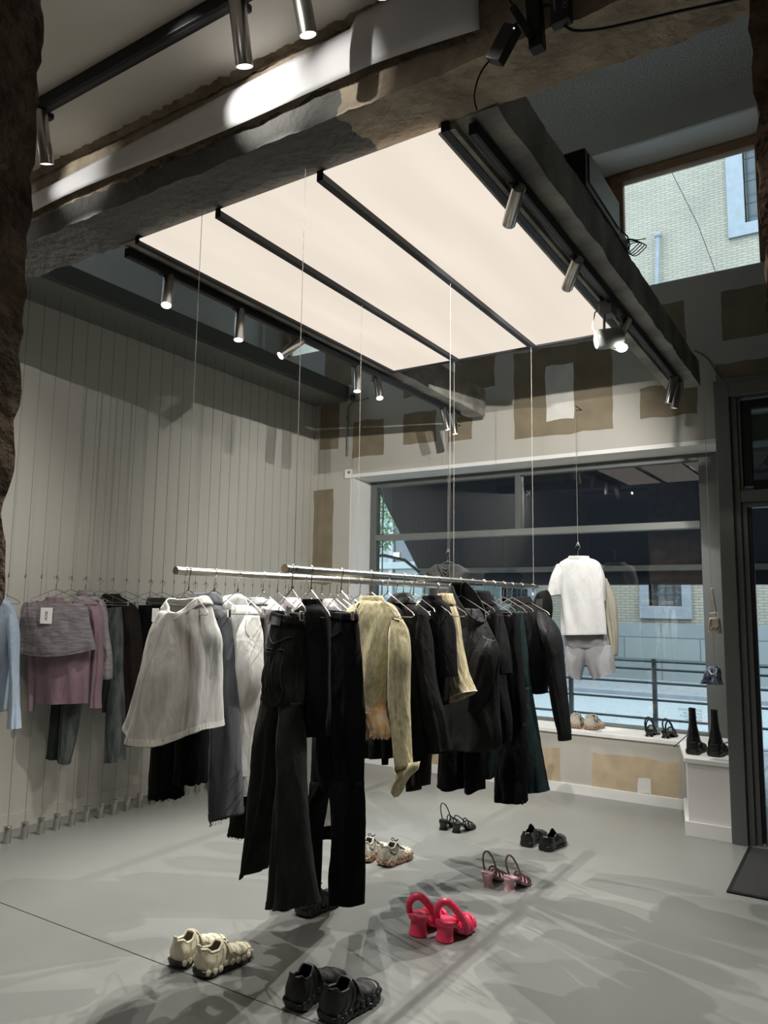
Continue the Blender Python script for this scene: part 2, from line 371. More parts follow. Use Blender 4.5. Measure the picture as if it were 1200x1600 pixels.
struct('trim_5', rough_box(-1.155, -.965, 2.2, 6.0, 3.19, 3.385, .045, .008, 6, 4), m_concg, 'rough concrete beam on the right of the light panels', weld=.002)
struct('trim_6', box(-1.19, -1.125, 2.2, 6.1, 3.165, 3.22), m_concg, 'thin flaking edge strip under right beam', smooth=False)
struct('trim_7', rough_box(-2.93, -2.78, 2.2, 6.05, 3.19, 3.43, .045, .008, 6, 9), m_concg, 'rough concrete beam on the left of the light panels', weld=.002)
# board closing the bay over the light panels
struct('trim_8', box(-2.9, -1.0, 2.2, 4.6, 3.32, 3.36), m_soff, 'dark board above the light panels')
# crumbly plaster edge where the near ceiling meets the beam
mb = MB()
def edge(u, v):
    x = LX + (2.0 - LX) * u; w = .03 + .03 * abs(noise.noise(Vector((x * 9, 1, 0)))) + .02 * noise.noise(Vector((x * 31, 4, 0)))
    return Vector((x, 1.985 - w * (1 - v) - .02, 3.548 - .03 * v - .012 * noise.noise(Vector((x * 20, v * 4, 2)))))
mb.grid(edge, 420, 5); struct('trim_9', mb, m_plas, 'broken plaster edge between ceiling and cross beam')
# pillars
struct('wall_near_left', rough_box(-2.75, -1.93, .80, 1.15, 0, 3.54, .035, .022, 8, 3), m_brownbrick, 'broken brick pier at the left edge', weld=.002).name = 'wall_left_pier'
struct('wall_near_right', rough_box(-.165, .25, 2.0, 2.3, 0, 5.7, .035, .014, 9, 6), m_redbrick, 'broken brick pier at the right edge', weld=.002).name = 'wall_right_pier'
# window sill and plinth
struct('trim_10', MB().prism([(-4.33, WY - .02), (-1.24, WY - .02), (-1.08, 5.52), (-.8, 5.52), (-.8, GY + .1), (-4.33, GY + .1)], .47, .502), m_white, 'white window sill board', bevel=.004, smooth=False)
struct('trim_11', MB().prism([(-1.2, WY), (-1.065, 5.54), (-.8, 5.54), (-.8, GY), (-1.2, GY)], 0, .47), m_white, 'white plinth at the window corner', smooth=False)
struct('trim_12', MB().prism([(-1.225, WY - .01), (-1.085, 5.52), (-.802, 5.52), (-.802, 5.54), (-1.065, 5.54), (-1.2, WY)], 0, .09), m_white, 'white skirting round the corner plinth', smooth=False)
# white reveal of the big window
rv = MB(); rv.box(-4.34, -4.318, WY - .004, GY - .03, .5, 2.8); rv.box(-4.33, -.82, WY - .004, GY - .03, 2.775, 2.81)
struct('trim_13', rv, m_white, 'white painted reveal of the shop window')
# window 1
w1 = sthing('window_1', 'large grey framed shop window with dark awning outside', (-2.7, GY, .5))
f = MB(); f.box(-4.33, -4.245, GY - .03, GY + .05, .5, 2.785); f.box(-1.09, -.93, GY - .03, GY + .05, .5, 2.785); f.box(-4.245, -1.09, GY - .03, GY + .05, 2.715, 2.785)
f.box(-4.245, -1.09, GY - .03, GY + .05, .5, .525)
f.build('window_frame', m_frame, w1, bevel=.004)
MB().box(-4.245, -1.09, GY - .045, GY + .05, 2.155, 2.215).build('transom', m_frameh, w1, bevel=.004)
MB().box(-2.70, -2.645, GY - .035, GY + .05, 2.215, 2.715).build('mullion', m_frame, w1, bevel=.004)
MB().box(-4.20, -4.19, GY + .02, GY + .03, .525, 2.715).build('blind_guide', m_frameh, w1)
tlt = .010
for a, b, c, d in ((-4.245, -2.70, 2.215, 2.715), (-2.645, -1.09, 2.215, 2.715), (-4.245, -1.09, .525, 2.155)):
    g = MB(); y0 = GY + .012; k = tlt
    g.add([(a, y0 - k * c, c), (b, y0 - k * c, c), (b, y0 - k * d, d), (a, y0 - k * d, d)], [(0, 1, 2, 3)]); g.v = [v + Vector((0, k * (c + d) / 2, 0)) for v in g.v]
    g.build('pane', m_glass, w1, smooth=False)
# upper timber window
w2 = sthing('window_2', 'high timber framed window showing brickwork across the street', (-1.1, WY + .22, 4.16))
uy = WY + .35
f = MB()
for a, b, c, d in ((-1.86, -1.74, 4.16, 5.40), (-.44, -.28, 4.16, 5.40), (2.1, 2.2, 4.16, 5.40), (-1.86, 2.2, 5.40, 5.44), (-1.86, 2.2, 4.10, 4.16)): f.box(a, b, uy, uy + .09, c, d)
f.build('window_frame', m_wood, w2, bevel=.005)
f = MB()
for a, b, c, d in ((-1.735, -1.635, 4.165, 5.32), (-.56, -.445, 4.165, 5.32), (-1.735, -.445, 5.32, 5.398)): f.box(a, b, uy - .03, uy + .06, c, d)
f.build('casement', m_wood, w2, bevel=.005)
MB().box(-1.63, -.49, uy + .02, uy + .03, 4.15, 5.34).build('pane', m_glass2, w2); MB().box(-.28, 2.1, uy + .04, uy + .05, 4.16, 5.41).build('pane', m_glass2, w2)  # pane beyond the brick pier is unseen, widened to let in more daylight
rv = MB(); rv.box(-1.86, 2.2, WY - .004, uy, 5.425, 5.445); rv.box(-1.865, -1.85, WY - .004, uy, 4.155, 5.44)
struct('trim_14', rv, mat('pale blue white paint', (.85, .87, .87), .6), 'white lining board round the high window')
w3 = sthing('window_3', 'high window above the left soffit, daylight falling on the wall beside it', (-5.1, uy, 4.2))
MB().box(-5.56, -5.50, uy, uy + .08, 4.19, 5.36).box(-4.68, -4.6, uy, uy + .08, 4.19, 5.36).box(-5.56, -4.6, uy, uy + .08, 5.36, 5.44).build('window_frame', m_wood, w3, bevel=.004)
MB().box(-5.5, -4.68, uy + .03, uy + .04, 4.15, 5.36).build('pane', m_glass2, w3)
# entrance
d1 = sthing('door_1', 'dark glazed entrance door with grey frame', (-.5, 5.55, 0))
f = MB(); f.box(-.80, -.705, 5.50, 5.60, 0, 3.05); f.box(-.705, 2.6, 5.50, 5.60, 2.95, 3.05); f.box(-.79, -.78, 5.6, 6.6, .5, 3.05)
f.build('door_frame', m_frame, d1, bevel=.004)
f = MB(); f.box(-.705, -.665, 5.54, 5.62, 0, 2.95); f.box(-.665, 2.6, 5.54, 5.62, 2.22, 2.30); f.box(-.665, -.63, 5.57, 5.65, 0, 2.22); f.box(-.63, 2.6, 5.57, 5.65, 2.185, 2.22)
f.box(-.665, -.645, 5.56, 5.66, 2.3, 2.95)
f.build('inner_frame', m_frame, d1, bevel=.003)
f = MB(); f.box(-.645, -.585, 5.58, 5.64, 2.33, 2.93); f.box(-.585, .6, 5.58, 5.64, 2.87, 2.93); f.box(-.585, .6, 5.58, 5.64, 2.30, 2.37); f.box(-.63, -.605, 5.58, 5.63, .01, 2.185)
f.build('sash', m_black, d1, bevel=.003)
MB().box(-.6, 1.2, 5.60, 5.61, 2.35, 2.9).build('pane', m_glass, d1)
MB().box(-.6, .4, 5.60, 5.61, .06, 2.18).build('pane', m_glass2, d1)
MB().box(-.61, .4, 5.58, 5.64, 0, .03).build('threshold', m_frame, d1)
struct('wall_porch', MB().box(.4, 2.6, 5.5, 5.6, 0, 2.3).box(-.8, 2.6, 5.5, 6.25, 3.05, 3.07), m_frame, 'grey panelled wall beside the entrance').name = 'wall_entrance'
mt = box(-.68, .9, 4.58, 5.46, 0, .012).build('door_mat', m_mat, None, bevel=.003); tag(mt, 'dark textured entrance mat on the floor before the door', 'mat')
MB().box(-.70, -.68, 4.58, 5.48, 0, .01).box(-.70, .9, 4.56, 4.58, 0, .01).build('mat_edge', m_black, mt)
#=LIGHTS
# ------------------------------------------------------------------ luminous panels
lp = thing('light_panel', 'large warm luminous ceiling panel in three bays split by black bars', 'ceiling light', (-1.97, 3.3, 3.17))
for a, b in ((-2.765, -2.275), (-2.245, -1.725), (-1.695, -1.175)): MB().box(a, b, 2.0 + .19, 4.46, 3.172, 3.18).build('diffuser', m_panel, lp)
f = MB(); f.box(-2.795, -2.765, 2.19, 4.48, 3.16, 3.32); f.box(-1.175, -1.145, 2.19, 4.48, 3.16, 3.32); f.box(-2.79, -1.15, 4.46, 4.48, 3.16, 3.32)
f.build('panel_frame', m_black, lp)
for x in (-2.26, -1.71): MB().box(x - .016, x + .016, 2.19, 4.50, 3.145, 3.19).build('divider_bar', m_black, lp)
# tracks
def track(label, a, b, z0, z1, w=.034):
    o = MB().bar((*a, (z0 + z1) / 2), (*b, (z0 + z1) / 2), w, z1 - z0).build('lighting_track', m_black, None, bevel=.003); tag(o, label, 'lighting track')
    g = MB().bar((*a, z0 + .001), (*b, z0 + .001), w * .35, .004).build('channel', m_blackp, o); return o
track('black lighting track under the beam left of the light panels', (-2.89, 2.22), (-2.89, 5.75), 3.135, 3.18)
track('black lighting track under the beam right of the light panels', (-1.065, 2.22), (-1.065, 5.80), 3.135, 3.18)
track('black lighting track on the near white ceiling', (-4.6, 1.655), (-.9, 1.655), 3.49, 3.54, .045)
def root_on_ray(P, u, v, L, near):
    d = ray(u, v).normalized(); w = CAM - P; b = w.dot(d); c = w.dot(w) - L * L; D = b * b - c
    D = sqrt(max(0, D)); t = -b - D if near else -b + D
    q = CAM + d * t; return (q - P).normalized()
def spotlight(pivot, u, v, near, label, L=.155, r=.028, watts=None, m=None, ang=64, aim=None, blend=.7):
    P = Vector(pivot); d = Vector(aim).normalized() if aim else root_on_ray(P, u, v, L, near)
    t = thing('track_spotlight', label, 'spotlight', P, 'steel cylinder spotlights')
    MB().box(P.x - .016, P.x + .016, P.y - .05, P.y + .05, P.z + .02, P.z + .045).build('track_adapter', m_black, t, bevel=.003)
    MB().tube([P + Vector((0, 0, .03)), P + Vector((0, 0, -.005))], .008).build('stem', m_black, t)
    a = P - d * .035; b = P + d * L
    q = d.to_track_quat('Z', 'Y').to_matrix()
    mb = MB().lathe([(r * .9, 0), (r, .003), (r, L + .035), (r * .86, L + .035), (r * .82, L + .022)], 28); mb.v = [a + q @ v for v in mb.v]
    mb.build('lamp_body', m_steel, t, angle=50)
    mb = MB().lathe([(.001, 0), (r * .8, 0), (r * .8, .003), (.001, .004)], 24); mb.v = [a + d * (L + .024) + q @ v for v in mb.v]
    mb.build('lens', m or m_lens, t)
    ld = bpy.data.lights.new('spot', 'SPOT'); ld.energy = watts or SPOT; ld.color = SPOTCOL; ld.spot_size = radians(ang); ld.spot_blend = blend; ld.shadow_soft_size = .006
    lo = bpy.data.objects.new('lamp_light', ld); COL.objects.link(lo); lo.parent = t
    lo.location = b + d * .02 - P; lo.rotation_euler = (-d).to_track_quat('Z', 'Y').to_euler()
    return t
LT = [((-2.89, 2.48, 3.11), 266, 472, True), ((-2.89, 3.0, 3.11), 371, 524, True), ((-2.89, 3.52, 3.11), 438, 556, True), ((-2.89, 4.17, 3.11), 546, 607, False), ((-2.89, 4.44, 3.11), 586, 621, True), ((-2.89, 5.46, 3.11), 693, 671, False), ((-2.89, 5.63, 3.11), 706, 677, False)]
nm = ['first', 'second', 'third', 'fourth', 'fifth', 'sixth', 'seventh']
for i, (p, u, v, n) in enumerate(LT): spotlight(p, u, v, n, watts=[130, 130, 110, 180, 220, 60, 60][i], ang=[116, 90, 130, 80, 84, 100, 100][i], blend=[.5, .5, 1, .5, .4, 1, 1][i], aim=((.25, -.25, -1), (.1, -.12, -1), None, (.12, -.1, -1), (.3, -.25, -1), (.2, .15, -1), (.1, .1, -1))[i], label=nm[i] + ' steel cylinder spotlight from the near end of the left beam track')
RT = [((-1.065, 2.62, 3.11), 795, 350, False), ((-1.065, 3.34, 3.11), 886, 450, False), ((-1.065, 4.22, 3.11), 962, 536, True), ((-1.065, 5.50, 3.11), 1052, 626, False), ((-1.065, 5.66, 3.11), 1060, 631, False)]
for i, (p, u, v, n) in enumerate(RT): spotlight(p, u, v, n, watts=[210, 210, 230, 50, 60][i], ang=[80, 84, 90, 100, 100][i], blend=[.5, .5, .5, 1, 1][i], aim=(None, None, None, (-.28, .14, -1), (-.22, .12, -1))[i], label=nm[i] + ' steel cylinder spotlight from the near end of the right beam track')
for i, (x, u, v, aim) in enumerate([(-1.655, 372, 80, (-.12, .38, -1)), (-1.40, 460, 35, (.0, .36, -1)), (-1.12, 520, -6, (.1, .3, -1)), (-2.75, 53, 231, (-.2, .38, -1))]):
    spotlight((x, 1.655, 3.46), u, v, False, nm[i] + ' steel cylinder spotlight on the near ceiling track' if i < 3 else 'steel cylinder spotlight half hidden by the brick pier', aim=aim, L=.17, r=.030, ang=112, watts=28)
track('added unseen lighting track for fill over the rear of the shop', (-4.4, -.9), (2.2, -.9), 3.49, 3.54, .045)  # unseen track and lamps added to fill the room with light
for i, (x, aim) in enumerate([(-3.4, (-1.42, 4.0, -.75)), (-2.0, (-.1, .9, -1)), (-.6, (-.2, .9, -1)), (1.2, (-.1, .8, -1))]):
    spotlight((x, -.9, 3.46), 0, 0, True, 'added fill spotlight on the unseen rear ceiling track, %s from the left wall' % nm[i], aim=aim, L=.17, r=.030, ang=56 if i == 0 else 70, watts=260 if i == 0 else 14, blend=1 if i == 0 else .7)
track('added unseen lighting track for the bright spots on the paper sheet', (-3.6, 1.0), (-.6, 1.0), 3.49, 3.54, .045)  # out-of-view track and lamps added to make the hot spots on the paper
for i, (x, q_) in enumerate([(-3.3, ony(118, 272, 1.93)), (-2.15, ony(412, 150, 1.93)), (-1.53, ony(530, 118, 1.93))]):
    spotlight((x, 1.0, 3.46), 0, 0, True, 'unseen spotlight added to throw a bright spot on the paper sheet, %s from the left' % nm[i], aim=(q_ - Vector((x, 1.0, 3.46))), L=.17, r=.030, ang=30, watts=[26, 75, 24][i], blend=1)
# older round flood lamp
P = Vector((-1.085, 3.98, 3.10)); fl_ = thing('flood_lamp', 'old round grey swivel lamp hanging from the right beam track', 'lamp', P)
MB().box(P.x - .05, P.x + .03, P.y - .05, P.y + .05, P.z - .02, P.z + .06).build('driver_box', m_frame, fl_, bevel=.01)
MB().bar(P + Vector((-.02, -.03, .04)), P + Vector((-.02, -.05, -.15)), .022, .008, (1, 0, 0)).build('bracket', m_frameh, fl_)
q = Vector((-.75, -.5, -.12)).to_track_quat('Z', 'Y').to_matrix()
mb = MB().lathe([(.01, -.07), (.045, -.065), (.055, -.04), (.055, .06), (.048, .075), (.001, .076)], 24); mb.v = [P + Vector((.0, -.01, -.15)) + q @ v for v in mb.v]
mb.build('lamp_drum', m_frameh, fl_)
mb = MB().ell(P + Vector((.06, .0, -.21)), (.03, .03, .022)); mb.build('bulb', m_lens, fl_)
ld = bpy.data.lights.new('flood', 'SPOT'); ld.energy = 110; ld.color = (1, .95, .9); ld.spot_size = radians(100); ld.spot_blend = .6; ld.shadow_soft_size = .03
lo = bpy.data.objects.new('lamp_light', ld); COL.objects.link(lo); lo.parent = fl_; lo.location = (.09, .0, -.25); lo.rotation_euler = (-Vector((.1, -.25, -1))).to_track_quat('Z', 'Y').to_euler()
MB().tube([P + Vector((-.03, 0, .05)), P + Vector((-.07, -.04, .0)), P + Vector((-.08, -.06, -.09)), P + Vector((-.04, -.03, -.19)), P + Vector((.03, 0, -.22))], .004).build('flex', m_cord, fl_)
# paper sheet on the cross beam and its roll
mb = MB()
def pap(u, v):
    x = -4.2 + (4.2 - .905) * u; t = (x + 3.3) / 2.4
    lo = 3.318 + .012 * sin(t * 9) - .035 * max(0, min(1, (t - .5) * 2)); 
    if x > -1.3: lo -= .06 * (x + 1.3) 
    hi = 3.42 + .085 * max(0, min(1, t)) + (.0 if x < -1.4 else .04)
    z = hi + (lo - hi) * v
    return Vector((x, 1.945 - .012 * sin(pi * v) - .01 * v, z))
mb.grid(pap, 120, 8); pp = mb.build('paper_sheet', m_paper, None, solid=.002); tag(pp, 'long white paper sheet taped along the cross beam', 'paper')
mb = MB(); mb.tube([(-.955, 1.925, 3.40), (-.86, 1.925, 3.435)], .028, 20); o = mb.build('paper_roll', m_paper, pp)
# rail cords
def cord(label, x, y, z0, z1, r=.0011): 
    o = MB().tube([(x, y, z0), (x, y, z1)], r, 6).build('suspension_cord', m_cord); tag(o, label, 'cord', 'cords holding the clothes rails'); return o
RA, RB, RZ, RR = -2.26, -1.71, 1.622, .0150
ZB = 1.636
for x, nme in ((RA, 'left'), (RB, 'right')):
    for y, w in ((2.10, 'near end'), (3.30, 'middle'), (4.42, 'far end')): cord('thin pale cord holding the %s of the %s clothes rail' % (w, nme), x, y, ZB, 3.146)
for x, nme, y1 in ((RA, 'left', 4.45), (RB, 'right', 4.47)):
    rl = MB().tube([(x, 2.055, ZB - RR), (x, y1, ZB - RR)], RR, 20).build('clothes_rail', m_steel); tag(rl, 'round steel clothes rail hung on cords, %s of the two' % nme, 'clothes rail')
    MB().tube([(x, 2.047, ZB - RR), (x, 2.055, ZB - RR)], RR * 1.06, 20).build('end_cap', m_chrome, rl)
    for y in (2.10, 3.30, 4.42): MB().tube([(x, y - .004, ZB - RR), (x, y + .004, ZB - RR)], RR * 1.15, 16).build('cord_collar', m_chrome, rl)
#=GARMENT TOOLS
def catmull(P, t):
    n = len(P) - 1; x = t * n; i = min(int(x), n - 1); f = x - i
    p0 = P[max(i-1, 0)]; p1 = P[i]; p2 = P[i+1]; p3 = P[min(i+2, n)]
    return .5 * ((2*p1) + (p2-p0)*f + (2*p0-5*p1+4*p2-p3)*f*f + (3*p1-p0-3*p2+p3)*f*f*f)
class Piece:
    """a cloth tube through ribs; every rib is the left and right silhouette point on the garment's own hanging plane"""
    def __init__(s, P, yaw, ribs, depth=.07, off=0, folds=.012, k=2.2, ramp=(.25, 1), sq=.85, sag=None, seed=0, slope=0, fine=.003, tuckw=1, topw=1, dip=0):
        e = Vector((cos(yaw), sin(yaw), 0)); n = Vector((sin(yaw), -cos(yaw), 0))
        v = (CAM - P); v.z = 0; v.normalize()
        if v.dot(n) < 0: n = -n
        s.n = n; s.e = e; s.c = []; s.h = []; s.d = []
        dep = depth if isinstance(depth, (list, tuple)) else [depth] * len(ribs)
        sa = abs(v.cross(e).z); ca = abs(v.dot(e))
        for ri, ((ul, vl, ur, vr), d) in enumerate(zip(ribs, dep)):
            if off and ri == 0: d = d * .72
            Q = P + n * (off * min(1, ri / 2 + .05) if off > -.06 else off)
            a = onp(ul, vl, Q, n); b = onp(ur, vr, Q, n); c = (a + b) / 2; h = (b - a) / 2
            app = h.length * sa; need = sqrt(max((app * .35) ** 2, app * app - (d / 2 * ca) ** 2)) / max(app, 1e-5)
            s.c.append(c); s.h.append(h * need * (tuckw if ri == len(ribs) - 1 else 1) * (topw if ri == 0 else 1)); s.d.append(d)
        s.folds = folds; s.k = k; s.ramp = ramp; s.sq = sq; s.seed = seed; s.sag = sag; s.slope = slope; s.fine = fine; s.dip = dip
    def at(s, th, t, out=0):
        c = catmull(s.c, t); h = catmull(s.h, t); d = catmull(s.d, t)
        ct, st = cos(th), sin(th); q = s.sq
        x = math.copysign(abs(ct) ** q, ct); y = math.copysign(abs(st) ** q, st)
        r = s.ramp[0] + (s.ramp[1] - s.ramp[0]) * t
        w = min(1, h.length / .12)
        sd = s.seed * 3.7
        ph = .6 * noise.noise(Vector((t * 1.6, sd, 5)))
        f = noise.noise(Vector((cos(th + ph) * s.k + sd, sin(th + ph) * s.k * .7, t * 1.1 + sd)))
        f = (abs(f) ** .8) * (1 if f > 0 else -1)
        g = noise.noise(Vector((ct * 5 + sd, st * 5, t * 7))) + .6 * noise.noise(Vector((ct * 9 + x * 4, st * 9, t * 16 + sd)))
        amp = s.folds * r * w * 3.0 * f + s.fine * 1.7 * g * w
        p = c + h * x + s.n * (d / 2 * y)
        nrm = (h.normalized() * (x * d) + s.n * (y * h.length * 2)); nrm = nrm.normalized() if nrm.length > 1e-6 else s.n
        p = p + nrm * (amp * (.35 + .65 * abs(y)) + out)
        if s.dip and t < .2: p.z -= s.dip * (1 - t / .2) * (y * .5 + .5) * (1 - abs(x) ** 2)
        if s.sag: p.z -= s.sag * max(0, t - .5) * 2 * (y * .5 + .5) * (1 - abs(x) ** 2)
        return p
    def mesh(s, nu=56, nv=None, t0=0, t1=1, out=0, cap=False, rag=0):
        L = sum((s.c[i+1] - s.c[i]).length for i in range(len(s.c)-1))
        nv = nv or max(6, int(L * (t1 - t0) / .02)); mb = MB()
        def fn(u, v):
            p = s.at(2*pi*u, t0 + (t1-t0)*v, out)
            if rag and v == 1: p.z -= rag * random.random()
            return p
        mb.grid(fn, nu, nv, True)
        if cap: mb.f.append(tuple(range(nu)))
        return mb
    def panel(s, x0, x1, t0, t1, out=.004, n=8, pts=None):
        """cloth patch lying on the near face, x from -1 (left edge) to 1 (right edge)"""
        mb = MB()
        def X(x): return acos(max(-1, min(1, x)))
        sgn = 1
        def fn(u, v):
            x = x0 + (x1-x0)*u; t = t0 + (t1-t0)*v
            if pts: t += pts * (1 - abs(2*u-1)) * v
            return s.at(sgn * X(x), t, out)
        mb.grid(fn, n, n); return mb
    def line(s, path, r=.0016, out=.003, m=None):
        return MB().tube([s.at(acos(max(-1, min(1, x))), t, out) for x, t in path], r, 5)
def lerp_path(a, b, n=12): return [(a[0] + (b[0]-a[0])*i/(n-1), a[1] + (b[1]-a[1])*i/(n-1)) for i in range(n)]
def hanger_proto(kind):
    t = thing('wire_hanger', '', 'hanger', (0, 0, 0)); r = .0022
    arc = [Vector((.0178 * cos(a), 0, -.0155 + .0178 * sin(a))) for a in [radians(x) for x in range(200, -61, -20)]]
    hk = arc + [Vector((.006, 0, -.036)), Vector((0, 0, -.05)), Vector((0, 0, -.085))]
    MB().tube(hk, r, 7).build('hook', m_chrome, t)
    if kind == 'top': sh = [(0, -.085), (-.05, -.105), (-.19, -.165), (-.205, -.178), (-.19, -.185), (.19, -.185), (.205, -.178), (.19, -.165), (.05, -.105), (0, -.085)]
    else: sh = [(0, -.085), (-.04, -.10), (-.155, -.150), (-.165, -.163), (-.155, -.170), (.155, -.170), (.165, -.163), (.155, -.150), (.04, -.10), (0, -.085)]
    MB().tube([(x, 0, z) for x, z in sh], r, 7).build('frame', m_chrome, t)
    MB().tube([(0, 0, -.078), (0, 0, -.092)], .004, 8).build('twist', m_chrome, t)
    if kind != 'top':
        for x in (-.12, .12): box(x - .006, x + .006, -.006, .006, -.195, -.162).build('clip', m_chrome, t, bevel=.002)
    return t
HP = {'top': hanger_proto('top'), 'clip': hanger_proto('clip')}; HUSED = set()
def hanger(kind, x, y, z, yaw, label, group='wire hangers'):
    h = HP[kind] if kind not in HUSED else copy_tree(HP[kind]); HUSED.add(kind)
    h.location = (x, y, z); h.rotation_euler = (0, 0, yaw); h['org_v'] = [x, y, z]; tag(h, label, 'hanger', group); return h
TEE = {}
def garment(name, label, cat, P, yaw, parts, group=None, hang=None, hz=None, hlabel=None, hyaw=None):
    """parts: list of (part name, material, ribs, dict of Piece options, mesh options)"""
    P = Vector(P); pcs = []
    for pn, m, ribs, kw, mk in parts:
        kw = dict(kw)
        if pn == 'hips':
            dd = kw.get('depth', .07); dd = list(dd) if isinstance(dd, (list, tuple)) else [dd] * len(ribs); dd[-1] *= .5; kw['depth'] = dd; kw['tuckw'] = .93
        if pn == 'leg':
            dd = kw.get('depth', .07); dd = list(dd) if isinstance(dd, (list, tuple)) else [dd] * len(ribs); dd[0] *= .7; kw['depth'] = dd; kw['topw'] = .88; kw['ramp'] = (0, 1); kw['off'] = kw.get('off', 0) * .5
        if pn == 'sleeve':
            dd = kw.get('depth', .07); dd = list(dd) if isinstance(dd, (list, tuple)) else [dd] * len(ribs); dd[0] *= .55; kw['depth'] = dd; kw['topw'] = .7
        pcs.append(Piece(P, radians(yaw), ribs, **kw))
    zmin = min(min(c.z for c in p.c) for p in pcs)
    t = thing(name, label, cat, (P.x, P.y, zmin), group)
    for (pn, m, ribs, kw, mk), pc in zip(parts, pcs):
        mk = dict(mk or {}); so = mk.pop('solid', .0025); hem = mk.pop('hem', 0); hm = mk.pop('hemmat', m)
        o = pc.mesh(**mk).build(pn, m, t, angle=70, solid=so)
        if hem: pc.mesh(t0=1 - hem, t1=.998, out=.0028, nv=5).build('hem', hm, o, angle=70)
    if hang: hanger(hang, P.x, P.y, hz or ZB, radians(yaw - 8 if hyaw is None else hyaw), hlabel or ('wire hanger carrying the ' + ' '.join(label.split(',')[0].split()[:12])))
    t['pn'] = 0; return t, pcs
def g3(x, y): return (x, y, 1.5)
def child(t, i): return [c for c in t.children][i]
def extra(t, name, mb, m, label=None, parent=None, **k):
    o = mb.build(name, m, None, **k); par = parent or t
    o.data.transform(Matrix.Translation(-Vector(t.location))); o.parent = par
    if label: o['label'] = label
    return o
#=RIGHT RAIL
GB = 'clothes on the right rail'
# jeans
t, p = garment('jeans', 'washed black wide leg jeans hanging at the near end of the right rail', 'jeans', g3(RB, 2.09), -24, [
    ('hips', f_jean, [(429,953,473,965),(424,985,474,992),(418,1020,474,1024),(412,1060,473,1062),(407,1102,473,1104)], dict(depth=[.07,.085,.10,.11,.11], folds=.006, seed=1), None),
    ('leg', f_jean, [(407,1095,446,1098),(400,1150,444,1152),(394,1210,440,1212),(386,1285,428,1280),(377,1372,412,1352)], dict(depth=[.09,.09,.08,.09,.10], off=-.045, folds=.012, seed=2, sag=.02), dict(hem=.04)),
    ('leg', f_jean, [(433,1095,473,1098),(437,1150,476,1152),(433,1210,480,1212),(426,1300,488,1300),(418,1418,499,1413)], dict(depth=[.10,.10,.10,.12,.14], off=.03, folds=.014, seed=3), dict(hem=.04))],
    GB, 'clip', hlabel='wire clip hanger carrying the washed black jeans', hyaw=-34)
h, l1, l2 = p
extra(t, 'waistband', h.mesh(t0=0, t1=.14, out=.005, nv=5), f_jean, solid=.002)
f_stitch = cloth('pale grey stitching', (.055, .06, .057))
pko = extra(t, 'pocket', h.panel(-.80, .0, .44, .80, .003, 10, .12), f_jean)
ol = lerp_path((-.80, .44), (-.80, .80), 8) + lerp_path((-.80, .80), (-.40, .92), 8) + lerp_path((-.40, .92), (0, .80), 8) + lerp_path((0, .80), (0, .44), 8) + lerp_path((0, .44), (-.80, .44), 10)
extra(t, 'stitching', h.line(ol, .0013, .0045), f_stitch, parent=pko)
extra(t, 'stitching', h.line(lerp_path((-.80, .475), (0, .475)), .0011, .0045), f_stitch, parent=pko)
extra(t, 'yoke_stitching', h.line(lerp_path((-.97, .24), (.05, .38)) + lerp_path((.05, .38), (.9, .28)), .0014, .003), f_stitch)
p2 = extra(t, 'pocket', h.panel(.30, .72, .44, .84, .003, 8, .10), f_jean)
extra(t, 'stitching', h.line(lerp_path((.30, .44), (.30, .84), 8) + lerp_path((.30, .84), (.50, .94), 6) + lerp_path((.5, .94), (.72, .84), 6) + lerp_path((.72, .84), (.72, .44), 8) + lerp_path((.72, .44), (.30, .44), 6), .0013, .0045), f_stitch, parent=p2)
extra(t, 'seat_seam', h.line(lerp_path((.12, .36), (.10, .98), 14), .0014, .003), f_stitch)
for x in (-.55, .1, .72): extra(t, 'belt_loop', h.panel(x - .03, x + .03, -.0 + .01, .17, .010, 4), f_jean, solid=.002)
extra(t, 'back_patch', h.panel(-.30, .35, .06, .16, .013, 5), f_dgrey, 'dark grey patch on the waistband')
for a in (-.9, 0):
    extra(t, 'side_seam', l2.line([(a * .5 + .3, .02 + k * .96 / 20) for k in range(21)], .0014, .003), f_dgrey); break
extra(t, 'hook_loop', h.line([(.9, -.02 + k * .02) for k in range(4)], .004, .006), f_black)
# black sweater
t, p = garment('sweater', 'black round neck sweater hanging behind the washed black jeans', 'sweater', g3(RB, 2.20), -24, [
    ('body', f_black2, [(476,946,499,942),(466,953,508,948),(459,966,515,960),(456,1000,516,1000),(458,1060,517,1060),(461,1110,516,1110),(466,1150,514,1151)], dict(depth=[.06,.09,.10,.10,.10,.10,.10], seed=4, folds=.012), dict(hem=.05)),
    ('neckband', f_black2, [(476,938,500,935),(474,947,502,943)], dict(depth=.075, folds=0, fine=0), None),
    ('sleeve', f_black2, [(458,958,470,956),(452,1000,470,1000),(452,1060,468,1060),(456,1120,468,1120),(458,1160,468,1160)], dict(depth=.06, off=-.06, seed=5), None)],
    GB, 'top', hyaw=-33)
cardm = extra(t, 'price_tag', MB().bar(p[0].at(acos(-.35), .12, .04), p[0].at(acos(-.15), .42, .045), .004, .03, (0, 1, 0)), f_label, 'white hanging tag')
